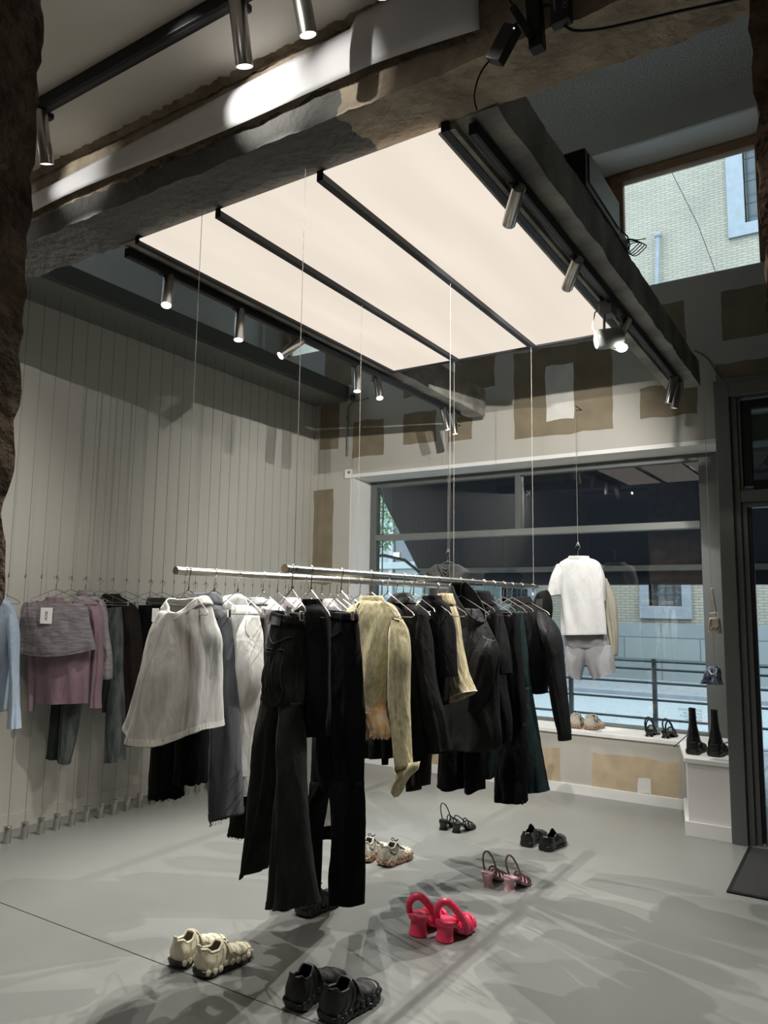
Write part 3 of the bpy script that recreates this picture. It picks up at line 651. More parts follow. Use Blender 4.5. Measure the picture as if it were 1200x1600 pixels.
# black trousers
t, p = garment('trousers', 'smooth black trousers with pressed waist hanging on the right rail', 'trousers', g3(RB, 2.39), -22, [
    ('hips', f_black, [(513,953,557,961),(511,985,561,992),(506,1030,565,1034),(499,1090,568,1092),(490,1150,571,1152),(484,1235,572,1237)], dict(depth=[.07,.09,.11,.12,.12,.12], folds=.006, seed=6), None),
    ('leg', f_black, [(484,1220,522,1222),(481,1262,510,1262),(479,1300,500,1300),(476,1350,498,1350),(474,1404,496,1402)], dict(depth=.09, off=-.02, folds=.008, seed=7), None),
    ('leg', f_black, [(509,1220,572,1222),(519,1275,571,1275),(520,1320,570,1320),(517,1365,568,1365),(519,1405,567,1418)], dict(depth=.10, off=.02, folds=.010, seed=8), None)],
    GB, 'clip', hlabel='wire clip hanger carrying the smooth black trousers', hyaw=-33)
h = p[0]
wbn = extra(t, 'waistband', h.mesh(t0=0, t1=.085, out=.004, nv=5), f_black, solid=.002)
for x in (-.15, .62): extra(t, 'belt_loop', h.panel(x - .05, x + .05, 0, .10, .010, 4), f_black2, solid=.002)
extra(t, 'pocket_welt', h.line(lerp_path((-.05, .24), (.55, .18)), .0024, .004), f_black2)
extra(t, 'crease', h.line([(.05 + .02 * k / 9, .26 + k * .07) for k in range(10)], .0015, .002), f_black2)
# acid denim jacket
PJ = g3(RB, 2.60)
t, p = garment('denim_jacket', 'acid washed yellow denim jacket with knotted cuff hanging on the right rail', 'jacket', PJ, -16, [
    ('body', f_acid, [(566,940,598,938),(552,946,612,944),(542,956,624,960),(537,975,627,985),(540,1010,620,1020),(548,1050,611,1055),(556,1085,604,1092),(560,1107,603,1122)], dict(depth=[.09,.10,.12,.13,.13,.13,.12,.12], folds=.012, seed=9), dict(hem=.03)),
    ('collar', f_acid, [(564,932,597,931),(562,940,600,940),(561,947,602,946)], dict(depth=[.075,.085,.10], folds=.002, fine=.001, ramp=(1, 1)), dict(solid=.004)),
    ('sleeve', f_acid, [(611,962,631,970),(611,985,636,990),(612,1020,638,1025),(608,1060,639,1062),(607,1095,641,1105),(611,1130,642,1140),(615,1165,643,1170),(618,1205,644,1198)], dict(depth=[.08,.10,.11,.11,.10,.09,.085,.07], off=.03, folds=.012, seed=10, k=3), None),
    ('knotted_cuff', f_acid, [(617,1197,655,1190),(616,1205,652,1203),(618,1213,640,1214),(613,1222,634,1226),(611,1235,628,1240),(615,1243,622,1246)], dict(depth=[.09,.08,.05,.06,.05,.02], off=.03, folds=.02, seed=11, k=4), None),
    ('sleeve', f_acid, [(537,960,552,960),(533,1000,552,1000),(534,1060,552,1060),(538,1120,554,1120)], dict(depth=.09, off=-.07, folds=.01, seed=12), None),
    ('lining', f_silk, [(560,1085,600,1090),(563,1110,603,1122),(562,1130,607,1140),(562,1145,606,1152)], dict(depth=.10, folds=.02, seed=13, k=4), dict(rag=.02))],
    GB, 'top')
b = p[0]; s_ = p[2]
extra(t, 'placket_seam', b.line([(-.12, .1 + k * .04) for k in range(22)], .0028, .003), f_seam)
extra(t, 'armhole_seam', s_.line([(x / 10, .02 + .05 * (1 - (x / 10) ** 2) * 0) for x in range(-9, 10)], .0035, .003), f_seam)
extra(t, 'sleeve_seam', s_.line([(-.55 + .15 * sin(k), .06 + k * .045) for k in range(20)], .003, .003), f_seam)
extra(t, 'hem_stitching', b.line([(x / 10, .965) for x in range(-9, 10)], .002, .004), f_label)
for k in range(14):
    x = -.7 + k * .1 ; q = p[5].at(acos(max(-1, min(1, x))), .98, .002)
    extra(t, 'loose_thread', MB().tube([q, q + Vector((.006 * sin(k * 2), 0, -.012)), q + Vector((.012 * cos(k), .004, -.02 - .018 * random.random()))], .0009, 4), f_seam)
# long black vest-like garment under the denim jacket
garment('top', 'black top hanging just behind the acid washed denim jacket', 'top', g3(RB, 2.73), -18, [
    ('body', f_black, [(590,945,615,945),(578,955,628,958),(572,1000,630,1000),(570,1080,628,1080),(570,1150,622,1150),(571,1184,620,1184)], dict(depth=.09, seed=14), None),
    ('tie_end', f_black, [(596,1175,607,1175),(597,1195,606,1195)], dict(depth=.02, folds=0), None)], GB, 'top')
# black overshirt
t, p = garment('overshirt', 'black collared overshirt with white lining hanging after the denim jacket', 'shirt', g3(RB, 2.86), -18, [
    ('body', f_black2, [(612,942,640,940),(606,950,655,948),(604,962,666,960),(606,1000,672,1002),(614,1050,676,1052),(620,1100,680,1102),(626,1140,690,1142),(630,1180,700,1176)], dict(depth=[.08,.10,.12,.12,.12,.12,.12,.12], folds=.016, seed=15), None),
    ('collar', f_neo, [(616,928,640,926),(608,936,646,938),(604,944,650,944)], dict(depth=[.06,.09,.11], folds=.006), dict(solid=.004)),
    ('sleeve', f_black2, [(650,955,668,960),(652,1000,674,1000),(654,1060,682,1062),(662,1120,695,1120),(679,1178,705,1172)], dict(depth=.09, off=.04, folds=.014, seed=16, k=3), dict(hem=.04)),
    ('lining', f_tee, [(620,948,632,948),(619,973,633,974)], dict(depth=.02, off=.075, folds=0), None)], GB, 'top')
extra(t, 'shoulder_seam', p[0].line(lerp_path((.55, .16), (.8, .42)), .002, .003), f_neo)
# black trousers under
garment('trousers', 'brown black trousers whose hem shows below the black overshirt', 'trousers', g3(RB, 2.95), -18, [
    ('hips', f_brown, [(628,955,668,960),(622,1010,674,1010),(622,1100,676,1100)], dict(depth=.10, seed=17), None),
    ('leg', f_brown, [(622,1090,652,1090),(630,1160,655,1160),(636,1234,657,1236)], dict(depth=.08, off=-.02, seed=18), None),
    ('leg', f_brown, [(645,1090,676,1090),(644,1160,675,1160),(646,1230,672,1226)], dict(depth=.08, off=.02, seed=19), None)], GB, 'clip', hlabel='wire clip hanger carrying the brown black trousers')
# black tee
t, p = garment('t_shirt', 'black short sleeved t shirt hanging before the striped yellow garment', 'shirt', g3(RB, 3.05), -18, [
    ('body', f_black, [(662,938,688,935),(655,945,698,944),(650,960,704,962),(652,1000,704,1002),(655,1050,702,1050),(658,1100,700,1102)], dict(depth=[.07,.09,.10,.11,.11,.11], seed=20, folds=.01), None),
    ('neckband', f_black2, [(661,932,689,930),(659,940,691,938)], dict(depth=.08, folds=0, fine=0), None),
    ('sleeve', f_black, [(690,948,703,953),(688,980,709,984),(686,1020,713,1025),(690,1055,714,1060)], dict(depth=.10, off=.03, folds=.01, seed=21), dict(hem=.06))], GB, 'top')
# striped yellow
t, p = garment('denim_cape', 'yellow striped denim garment with flared edge hanging among the black clothes', 'top', g3(RB, 3.18), -14, [
    ('body', f_acid2, [(684,938,706,936),(680,946,712,950),(680,965,717,970),(680,1005,722,1006),(682,1040,730,1043),(686,1075,738,1068),(694,1101,742,1078)], dict(depth=[.09,.10,.11,.12,.13,.14,.14], folds=.014, seed=22, k=3), dict(hem=.03, hemmat=f_label)),
    ('collar', f_acid2, [(686,928,706,927),(683,938,710,938),(682,944,712,946)], dict(depth=[.07,.09,.10], folds=.008, ramp=(1, 1)), dict(solid=.004))], GB, 'top')
for x in (-.5, -.1, .3, .6): extra(t, 'seam', p[0].line([(x, .15 + k * .04) for k in range(21)], .002, .003), f_seam)
# neoprene top
t, p = garment('funnel_neck_top', 'black neoprene top with wide slanting funnel collar on the right rail', 'top', g3(RB, 3.42), -14, [
    ('body', f_neo, [(712,946,748,952),(704,960,760,975),(698,985,772,1002),(694,1015,778,1018),(692,1055,776,1060),(690,1105,778,1108),(688,1150,782,1150),(688,1172,780,1172)], dict(depth=[.12,.16,.19,.19,.17,.16,.16,.16], folds=.018, seed=23, k=1.8), None),
    ('sleeve', f_neo, [(748,985,776,1003),(738,1020,778,1022),(733,1060,772,1064),(730,1110,764,1112)], dict(depth=.14, off=.05, folds=.02, seed=24), None)], GB, 'top')
# slanting collar: a broad ring of cloth tipped toward the right
PC = Vector((RB + .01, 3.40, 1.5)); n = Piece(PC, radians(-14), [(700,950,750,950),(700,960,750,960)]).n
mb = MB()
A = onp(714, 903, PC, n); B = onp(752, 972, PC, n); C_ = onp(690, 938, PC, n); D_ = onp(716, 1006, PC, n)
def colr(u, v):
    th = 2 * pi * u; top = (A + B) / 2 + (B - A) / 2 * cos(th) + n * .085 * sin(th); c2 = onp(722, 965, PC, n); h2 = onp(750, 985, PC, n) - onp(695, 945, PC, n)
    bot = c2 + h2 / 2 * 1.0 * cos(th) + n * .10 * sin(th); return top.lerp(bot, v) + n * .012 * sin(v * pi) * sin(th)
mb.grid(colr, 48, 12, True); cl = extra(t, 'funnel_collar', mb, f_neo2, 'charcoal faced funnel collar', angle=70, solid=.005)
extra(t, 'collar_edge', MB().tube([colr(u / 48, 0) for u in range(48)], .004, 6, closed=True), f_neo, parent=cl)
extra(t, 'collar_seam', MB().tube([colr(u / 48, .45) + n * .003 for u in range(2, 22)], .002, 5), f_neo)
# wide trousers and dark denim behind it
garment('trousers', 'wide black trousers with curved hems hanging below the neoprene top', 'trousers', g3(RB, 3.56), -14, [
    ('hips', f_black, [(706,955,748,958),(700,1010,756,1010),(694,1100,760,1100)], dict(depth=.12, seed=25), None),
    ('leg', f_black, [(692,1090,730,1090),(688,1160,728,1160),(684,1205,727,1205),(686,1222,727,1233)], dict(depth=.11, off=.03, seed=26, sag=.02), None),
    ('leg', f_black, [(722,1090,760,1090),(726,1160,759,1160),(727,1215,758,1215),(728,1232,757,1234)], dict(depth=.11, off=-.03, seed=27, sag=.02), None)], GB, 'clip', hlabel='wire clip hanger carrying the wide black trousers')
t, p = garment('overshirt', 'black short sleeved overshirt with open collar near the far end of right rail', 'shirt', g3(RB, 3.70), -14, [
    ('body', f_black2, [(742,938,766,938),(736,945,778,950),(734,960,786,966),(738,1000,788,1003),(742,1060,790,1062),(746,1120,800,1122),(748,1165,800,1160)], dict(depth=[.09,.11,.12,.13,.13,.13,.13], folds=.012, seed=28), None),
    ('collar', f_black, [(738,922,764,924),(730,932,772,940),(728,940,776,948)], dict(depth=[.07,.10,.12], folds=.006), dict(solid=.004)),
    ('sleeve', f_black2, [(770,953,786,962),(774,990,792,990),(780,1020,796,1022),(784,1056,798,1050)], dict(depth=.10, off=.05, folds=.01, seed=29), dict(hem=.05))], GB, 'top')
garment('jeans', 'dark teal denim legs hanging behind the wide black trousers', 'jeans', g3(RB, 3.82), -14, [
    ('hips', f_teal, [(742,955,778,958),(738,1020,782,1020),(736,1110,784,1110)], dict(depth=.11, seed=30), None),
    ('leg', f_teal, [(730,1100,772,1100),(729,1160,772,1160),(729,1212,769,1218)], dict(depth=.10, off=.02, seed=31), dict(hem=.05))], GB, 'clip', hlabel='wire clip hanger carrying the dark teal legs')
t, p = garment('trousers', 'long black trousers with a zip at the hem near the far end', 'trousers', g3(RB, 3.96), -14, [
    ('hips', f_black, [(780,953,808,958),(776,980,812,985),(772,1030,817,1034),(770,1090,822,1092),(772,1140,824,1142)], dict(depth=[.08,.10,.12,.12,.12], folds=.008, seed=32), None),
    ('leg', f_black, [(772,1130,824,1130),(773,1180,826,1182),(774,1220,826,1222),(775,1251,824,1255)], dict(depth=.12, off=.02, folds=.01, seed=33), dict(hem=.05))], GB, 'clip', hlabel='wire clip hanger carrying the long zipped trousers')
extra(t, 'zip_pull', MB().ell(p[1].at(acos(.93), .97, .006), (.006, .004, .012)), m_black)
extra(t, 'popper', MB().ell(p[0].at(acos(-.15), .93, .004), (.004, .003, .004)), m_chrome)
t, p = garment('jeans', 'very dark teal jeans with flared hem beside the black bomber', 'jeans', g3(RB, 4.08), -14, [
    ('hips', f_teal, [(796,951,816,957),(796,990,821,992),(798,1035,827,1038),(800,1080,832,1082)], dict(depth=[.08,.10,.12,.12], folds=.008, seed=34), None),
    ('leg', f_teal, [(800,1072,832,1074),(804,1130,840,1130),(810,1180,848,1182),(816,1237,857,1237)], dict(depth=.13, off=.02, folds=.014, seed=35), dict(hem=.04))], GB, 'clip', hlabel='wire clip hanger carrying the dark teal flared jeans')
extra(t, 'leather_patch', p[0].panel(-.3, .5, .03, .10, .008, 5), f_leather, 'tan leather waistband patch')
extra(t, 'side_seam', p[0].line([(.72, .1 + k * .045) for k in range(20)], .002, .003), f_ljean)
# bomber
t, p = garment('bomber_jacket', 'black puffed bomber jacket with long sleeve at the far end of right rail', 'jacket', g3(RB, 4.22), -10, [
    ('body', f_black2, [(806,943,830,943),(800,948,846,951),(796,962,855,970),(798,990,860,992),(808,1025,862,1028),(820,1055,860,1058),(828,1074,857,1080),(834,1080,855,1086)], dict(depth=[.10,.14,.18,.20,.20,.18,.16,.14], folds=.02, seed=36, k=1.6), dict(hem=.06)),
    ('collar', f_black2, [(804,934,828,932),(800,945,834,944)], dict(depth=[.08,.11], folds=.002), dict(solid=.004)),
    ('sleeve', f_neo, [(836,950,853,958),(840,970,869,978),(846,995,879,1000),(853,1035,883,1040),(859,1075,887,1078),(865,1115,890,1116),(871,1142,892,1142),(873,1156,892,1157)], dict(depth=[.12,.16,.17,.14,.12,.11,.09,.085], off=.05, folds=.012, seed=37), dict(hem=.09)),
    ('sleeve', f_black2, [(796,962,806,962),(790,1000,806,1000),(792,1060,806,1060),(798,1110,808,1110)], dict(depth=.11, off=-.09, folds=.012, seed=38), None)], GB, 'top')
extra(t, 'shoulder_dart', p[2].line(lerp_path((-.3, .36), (.7, .2)), .003, .003), f_black)
# small black hood at the end
t, p = garment('hood', 'small black hood hanging from the far tip of the right rail', 'hood', g3(RB, 4.40), 0, [
    ('crown', f_black, [(842,926,856,922),(836,934,861,932),(833,950,863,950),(840,966,861,968),(846,971,858,972)], dict(depth=[.06,.10,.12,.10,.05], folds=.012, seed=39), dict(cap=True))], GB)
extra(t, 'fastening', p[0].panel(-.3, .3, .3, .6, .004, 5), f_neo2)
extra(t, 'hang_loop', MB().tube([Vector((RB, 4.40, 1.57)), Vector((RB, 4.40, ZB + .002)), Vector((RB, 4.41, ZB + .003)), Vector((RB, 4.41, 1.57))], .003, 6), f_label, 'white hanging loop')
#=LEFT RAIL
GA = 'clothes on the left rail'
P1 = g3(RA, 2.12)
t, p = garment('cropped_top', 'off white sleeveless sweat top with raw hem at near end of left rail', 'top', P1, -6, [
    ('body', f_white, [(262,944,322,940),(254,952,328,950),(247,967,333,975),(240,985,338,995),(230,1022,338,1022),(221,1055,337,1060),(211,1090,336,1100),(203,1118,335,1142)], dict(depth=[.10,.13,.15,.16,.17,.19,.20,.22], folds=.026, seed=40, k=2.4, sag=.075, fine=.002, dip=.06), dict(nu=72, hem=.045, hemmat=f_white2, rag=.004))],
    GA, 'top', hyaw=-22)
b = p[0]
# rolled neck band dipping in the middle
def nb(u, v):
    th = 2 * pi * u; q = b.at(th, .0, 0); c = Vector((b.c[0].x, b.c[0].y, q.z))
    dip = .055 * max(0, sin(th)) * (1 - cos(th) ** 2 * .6); w = .03 * v
    q = c + (q - c) * (1.0 + .25 * v); q = q + Vector((0, 0, dip * 0)); q.z += .022 - w * 1.0 + .003 * noise.noise(Vector((th * 6, v * 4, 1))); return q
mb = MB().grid(nb, 64, 6, True); bn = extra(t, 'rolled_neckband', mb, f_white2, solid=.006)
for v in (.25, .6, .95): extra(t, 'stitch_row', MB().tube([nb(u / 64, v) + b.n * .003 for u in range(64)], .0012, 5, closed=True), f_lgrey, parent=bn)
extra(t, 'side_seam', b.line([(.62, .3 + k * .034) for k in range(20)], .0022, .003), f_lgrey)
extra(t, 'centre_seam', b.line([(-.10 + .0 * k, .12 + k * .043) for k in range(20)], .0014, .002), f_lgrey)
# black trousers and skirt behind
t, p = garment('trousers', 'black wide trousers with frayed hem hanging behind the off white top', 'trousers', g3(RA, 2.26), -6, [
    ('hips', f_black, [(268,960,318,960),(262,1010,322,1010),(256,1100,326,1100)], dict(depth=.11, seed=41), None),
    ('leg', f_black, [(246,1085,296,1085),(241,1150,288,1150),(238,1200,285,1200),(235,1243,283,1246)], dict(depth=.12, off=-.02, seed=42), dict(hem=.04, rag=.01)),
    ('leg', f_black, [(280,1085,326,1085),(276,1150,324,1150),(274,1190,322,1190),(273,1214,320,1225)], dict(depth=.12, off=.03, seed=43), dict(hem=.04, rag=.01))], GA, 'clip', hlabel='wire clip hanger carrying the frayed wide trousers')
for k in range(9):
    q = p[1].at(acos(-.8 + k * .2), .99, .001); extra(t, 'loose_thread', MB().tube([q, q + Vector((.008, 0, -.012)), q + Vector((.016, 0, -.002))], .0009, 4), f_neo2)
t, p = garment('long_shirt', 'long washed slate grey shirt with raw hem on the left rail', 'shirt', g3(RA, 2.40), -10, [
    ('body', f_dgrey, [(306,946,346,944),(302,955,353,954),(304,970,359,968),(310,1010,363,1012),(315,1060,367,1062),(319,1120,370,1122),(322,1180,373,1182),(326,1240,375,1240),(330,1284,376,1271)], dict(depth=[.10,.12,.13,.13,.13,.13,.13,.14,.14], folds=.016, seed=44), dict(hem=.035, rag=.006)),
    ('collar', f_dgrey, [(306,928,340,926),(301,934,345,932),(302,946,347,944)], dict(depth=[.09,.12,.11], folds=.004), dict(solid=.006))], GA, 'top')
extra(t, 'dropped_shoulder_seam', p[0].line(lerp_path((.9, .24), (.35, .34)), .003, .003), f_black)
extra(t, 'hem', p[0].mesh(t0=.95, t1=.99, out=.004, nv=4), f_dgrey)
for k in range(10):
    q = p[0].at(acos(-.9 + k * .18), .995, .001); extra(t, 'loose_thread', MB().tube([q, q + Vector((.006, 0, -.012)), q + Vector((.002, 0, -.022))], .0012, 4), f_dgrey)
t, p = garment('hooded_sweatshirt', 'light grey hooded sweatshirt with long drooping sleeve on the left rail', 'sweatshirt', g3(RA, 2.56), -12, [
    ('body', f_lgrey, [(352,950,386,945),(350,957,395,950),(354,970,403,964),(360,1000,407,1000),(366,1040,409,1040),(368,1080,405,1080),(368,1130,400,1130)], dict(depth=[.10,.12,.14,.15,.15,.14,.13], folds=.016, seed=45), None),
    ('hood', f_lgrey, [(352,934,376,928),(347,940,382,935),(350,948,387,944),(356,956,388,954)], dict(depth=[.06,.10,.13,.11], folds=.008, seed=46, ramp=(1, 1)), dict(solid=.006)),
    ('sleeve', f_lgrey, [(384,955,403,964),(374,990,408,990),(368,1030,411,1040),(370,1070,410,1072),(372,1110,398,1110),(373,1150,391,1150),(374,1190,387,1190),(374,1213,386,1213)], dict(depth=[.10,.13,.13,.12,.10,.08,.07,.06], off=.06, folds=.014, seed=47), dict(hem=.025, hemmat=f_white2)),
    ('sleeve', f_lgrey, [(390,1080,406,1080),(386,1130,402,1130),(383,1190,396,1190),(381,1243,390,1244)], dict(depth=.07, off=-.05, folds=.01, seed=48), dict(hem=.03))], GA, 'top')
extra(t, 'shoulder_seam', p[2].line(lerp_path((.4, .05), (.95, .16)), .002, .003), f_mgrey)
t, p = garment('trousers', 'black frayed trousers seen below the light grey sweatshirt', 'trousers', g3(RA, 2.66), -12, [
    ('hips', f_black, [(378,965,412,965),(374,1100,414,1100)], dict(depth=.10, seed=49), None),
    ('leg', f_black, [(372,1090,414,1090),(368,1200,404,1200),(360,1280,398,1285),(358,1298,392,1310)], dict(depth=.10, seed=50), dict(rag=.01))], GA, 'clip', hlabel='wire clip hanger carrying the black frayed trousers')
for k in range(7):
    q = p[1].at(acos(-.8 + k * .25), .99, .001); extra(t, 'loose_thread', MB().tube([q, q + Vector((.008, 0, -.014)), q + Vector((.018, 0, -.004))], .001, 4), f_neo2)
garment('t_shirt', 'mid grey shirt hanging after the light grey sweatshirt on the left rail', 'shirt', g3(RA, 2.74), -14, [
    ('body', f_mgrey, [(392,944,416,944),(388,951,424,956),(388,975,426,980),(390,1040,422,1040),(392,1120,420,1120)], dict(depth=[.08,.10,.12,.12,.12], seed=51), None),
    ('collar', f_mgrey, [(390,934,412,934),(386,945,418,945)], dict(depth=.08), dict(solid=.005))], GA, 'top')
garment('shirt', 'white shirt hanging just before the washed black jeans', 'shirt', g3(RA, 2.86), -16, [
    ('body', f_tee, [(406,938,422,936),(402,945,434,946),(402,962,440,962),(404,1010,442,1010),(406,1090,442,1090),(408,1180,440,1180)], dict(depth=[.06,.09,.11,.12,.12,.12], seed=52), None)], GA, 'top')
garment('blouse', 'grey white patterned blouse peeking over the washed black jeans', 'blouse', g3(RA, 2.99), -16, [
    ('body', f_crink2, [(446,934,466,934),(440,944,472,945),(438,960,476,962),(440,1040,476,1040),(442,1130,476,1130)], dict(depth=.10, seed=53), None)], GA, 'top')
garment('dress', 'pale grey long garment seen through the gap of the black trousers', 'dress', g3(RA, 3.12), -16, [
    ('body', f_lgrey, [(470,940,490,940),(464,952,498,952),(464,1040,506,1040),(466,1160,512,1160),(468,1288,520,1290)], dict(depth=.10, seed=54), dict(hem=.03, hemmat=f_white2))], GA, 'top')
garment('skirt', 'black slip hanging a little below the pale long garment', 'skirt', g3(RA, 3.22), -16, [
    ('body', f_black, [(480,960,510,960),(478,1100,520,1100),(476,1300,524,1312)], dict(depth=.10, seed=55), None)], GA, 'clip', hlabel='wire clip hanger carrying the black slip')
garment('shirt', 'mid grey shirt seen between black sweater and black trousers', 'shirt', g3(RA, 3.06), -16, [
    ('body', f_mgrey, [(508,937,518,935),(504,945,527,945),(502,957,533,960),(502,1040,534,1040)], dict(depth=[.05,.08,.09,.09], seed=56), None)], GA, 'top')
for i, (y, l, r, c, z1, lab) in enumerate([(3.33, 552, 574, f_black, 1180, 'black knit hidden behind the acid washed denim jacket, nearest of three'), (3.54, 584, 608, f_neo2, 1172, 'charcoal knit whose shoulder shows right of the denim collar'),
        (3.70, 606, 632, f_black, 1170, 'black knit hanging on the left rail behind the overshirt'), (3.86, 626, 648, f_neo2, 1168, 'charcoal top on the left rail behind the overshirt'),
        (4.02, 648, 672, f_acid2, 1072, 'small yellow denim top on the left rail behind the black t shirt'), (4.2, 668, 690, f_black, 1168, 'black top second from the far end of the left rail'), (4.36, 688, 708, f_tee, 1085, 'white top at the far end of the left rail')]):
    m = (l + r) / 2
    garment('knit_top', lab, 'top', g3(RA, y), -14, [('body', c, [(m-7,940,m+7,940),(l,950,r,952),(l-2,975,r+2,978),(l,z1-40,r,z1-40),(l,z1,r,z1)], dict(depth=[.05,.09,.10,.10,.10], seed=60+i), None)], GA, 'top')
#=WALL CLOTHES
SX = -4.57
cat_w = 'steel weighted cords before the left wall'
ordn = ['first', 'second', 'third', 'fourth', 'fifth', 'sixth', 'seventh', 'eighth', 'ninth', 'tenth', 'eleventh', 'twelfth', 'thirteenth', 'fourteenth', 'fifteenth', 'sixteenth', 'seventeenth', 'eighteenth', 'nineteenth', 'twentieth', 'twenty-first', 'twenty-second', 'twenty-third', 'twenty-fourth', 'twenty-fifth', 'twenty-sixth', 'twenty-seventh', 'twenty-eighth', 'twenty-ninth', 'thirtieth', 'thirty-first']
sc = thing('weighted_cord', '', 'cord', (SX, 2.77, 0))
MB().tube([(SX, 2.77, .10), (SX, 2.77, 3.58)], .0013, 5).build('cord', m_dcord, sc)
MB().lathe([(.021, 0), (.0225, .003), (.0225, .097), (.021, .10), (.004, .1005)], 24, (SX, 2.77, 0)).build('weight', m_steel, sc)
MB().tube([(SX, 2.77, 1.665), (SX, 2.77, 1.640)], .004, 6).tube([(SX, 2.77, 1.645), (SX + .012, 2.758, 1.64), (SX + .016, 2.754, 1.65)], .002, 6).build('hook_clamp', m_dcord, sc)
for i in range(31):
    c = sc if i == 0 else copy_tree(sc)
    c.location = (SX, 2.655 + .1135 * i, 0)
    lab = ('thin cord with steel floor weight before the left wall, ' + ordn[i] + ' from the left')
    tag(c, lab, 'weighted cord', cat_w)
def SY(u): return onx(u, 905, SX).y
HZW = 1.655
GW = 'clothes hanging on the left wall cords'
def wg(name, lab, cat, hookpx, parts, yaw=35, hang='top', hl=None):
    y = 2.655 + .1135 * round((SY(hookpx) - 2.655) / .1135)
    return garment(name, lab, cat, (SX + .012, y - .012, 1.5), yaw, parts, GW, hang, HZW + .003, hl)
t, p = wg('shirt', 'pale blue striped shirt cut off by the left edge', 'shirt', -18, [
    ('body', f_blue, [(-45,936,5,934),(-62,945,18,942),(-70,962,26,958),(-72,1010,22,1010),(-70,1060,14,1060),(-68,1112,6,1112)], dict(depth=[.10,.12,.13,.13,.13,.13], seed=70, folds=.014), None),
    ('sleeve', f_blue, [(8,942,24,950),(12,985,30,985),(15,1040,30,1040),(14,1090,31,1090),(12,1137,33,1138)], dict(depth=[.09,.10,.09,.08,.08], off=.06, seed=71, folds=.012), dict(hem=.17)),
    ('hood', f_blue, [(-40,926,2,926),(-38,936,12,936),(-30,945,16,946)], dict(depth=.10, seed=72, folds=.006), None)], 35)
t, p = wg('skirt', 'short grey crinkled skirt with a white hanging tag', 'skirt', 88, [
    ('body', f_crink, [(40,941,130,944),(33,950,137,952),(31,968,140,968),(30,995,144,990),(31,1021,150,1014)], dict(depth=[.06,.08,.09,.10,.11], seed=73, folds=.012, sag=.03, fine=.004), dict(hem=.04))], 40, 'clip')
q = p[0].at(acos(-.08), .2, .02)
n = p[0].n; e = p[0].e
if e.x < 0: e = -e
def tagcard(t, q, w, h, name='tag', text=None):
    mb = MB(); mb.add([q - e*w/2, q + e*w/2, q + e*w/2 - Vector((0,0,h)), q - e*w/2 - Vector((0,0,h)), q - e*w/2 - n*.001, q + e*w/2 - n*.001, q + e*w/2 - Vector((0,0,h)) - n*.001, q - e*w/2 - Vector((0,0,h)) - n*.001], [(0,1,2,3),(4,7,6,5),(0,4,5,1),(1,5,6,2),(2,6,7,3),(3,7,4,0)])
    o = extra(t, name, mb, f_label, 'white card tag', smooth=False)
    extra(t, 'tag_string', MB().tube([q, q + Vector((0, 0, .10)) - n * .01], .001, 5), m_black)
    if text:
        cu = bpy.data.curves.new('tag_lettering', 'FONT'); cu.body = text; cu.size = .022; cu.extrude = .0003; cu.align_x = 'CENTER'; cu.align_y = 'CENTER'
        to = bpy.data.objects.new('tag_lettering', cu); COL.objects.link(to); to.data.materials.append(m_black); to.parent = o
        R = Matrix((Vector((0, 0, 1)), n.cross(Vector((0, 0, 1))), n)).transposed()
        ML = Matrix.Translation(q - Vector((0,0,h*.5)) + n*.0012 - Vector(t.location)) @ R.to_4x4()
        me = bpy.data.meshes.new_from_object(to); no = bpy.data.objects.new('tag_lettering', me); COL.objects.link(no); no.parent = o; no.matrix_local = ML
        bpy.data.objects.remove(to)
    return o
tagcard(t, p[0].at(acos(-.12), .22, .012), .075, .105, 'tag', 'ACNE')
extra(t, 'waistband', p[0].mesh(t0=0, t1=.12, out=.003, nv=5), f_crink)
t, p = wg('long_sleeved_top', 'mauve pink long sleeved top hanging behind the grey crinkled skirt', 'top', 110, [
    ('body', f_mauve, [(70,938,96,938),(58,943,124,943),(50,950,140,952),(50,985,143,985),(54,1040,139,1040),(53,1099,137,1098)], dict(depth=[.07,.10,.11,.12,.12,.12], seed=74, folds=.014), dict(hem=.03)),
    ('neckband', f_mauve, [(72,933,98,933),(69,941,100,941)], dict(depth=.08, folds=0), None),
    ('sleeve', f_mauve, [(50,950,64,952),(46,990,60,990),(44,1050,56,1050),(44,1111,53,1112)], dict(depth=.07, off=.02, seed=75), None),
    ('sleeve', f_mauve, [(132,942,156,944),(138,965,161,968),(144,1000,161,1005),(144,1040,161,1045),(141,1080,158,1080),(139,1105,158,1106)], dict(depth=[.09,.11,.10,.09,.08,.08], off=-.03, seed=76, k=3), dict(hem=.05))], 36)
wg('jeans', 'faded jeans with raw hems hanging below the mauve pink top', 'jeans', 124, [
    ('hips', f_djean, [(84,960,132,960),(80,1030,134,1030),(80,1100,130,1100)], dict(depth=.12, seed=77), None),
    ('leg', f_djean, [(80,1090,99,1090),(77,1140,96,1140),(73,1184,91,1187)], dict(depth=.09, off=-.03, seed=78), dict(hem=.05)),
    ('leg', f_ljean, [(94,1090,131,1090),(94,1140,122,1140),(91,1190,109,1194)], dict(depth=.10, off=.02, seed=79), dict(hem=.05))], 34, 'clip', 'wire clip hanger carrying the faded raw hem jeans')
t, p = wg('blouse', 'grey mauve crinkled sleeveless blouse beside the mauve pink top', 'blouse', 140, [
    ('body', f_crink2, [(122,930,145,929),(114,936,158,937),(112,948,166,946),(118,985,170,985),(120,1025,174,1020),(122,1061,174,1061)], dict(depth=[.08,.10,.11,.11,.12,.12], seed=80, folds=.012, fine=.004), None),
    ('collar', f_crink, [(124,922,142,922),(118,930,150,931)], dict(depth=.08), dict(solid=.004))], 34)
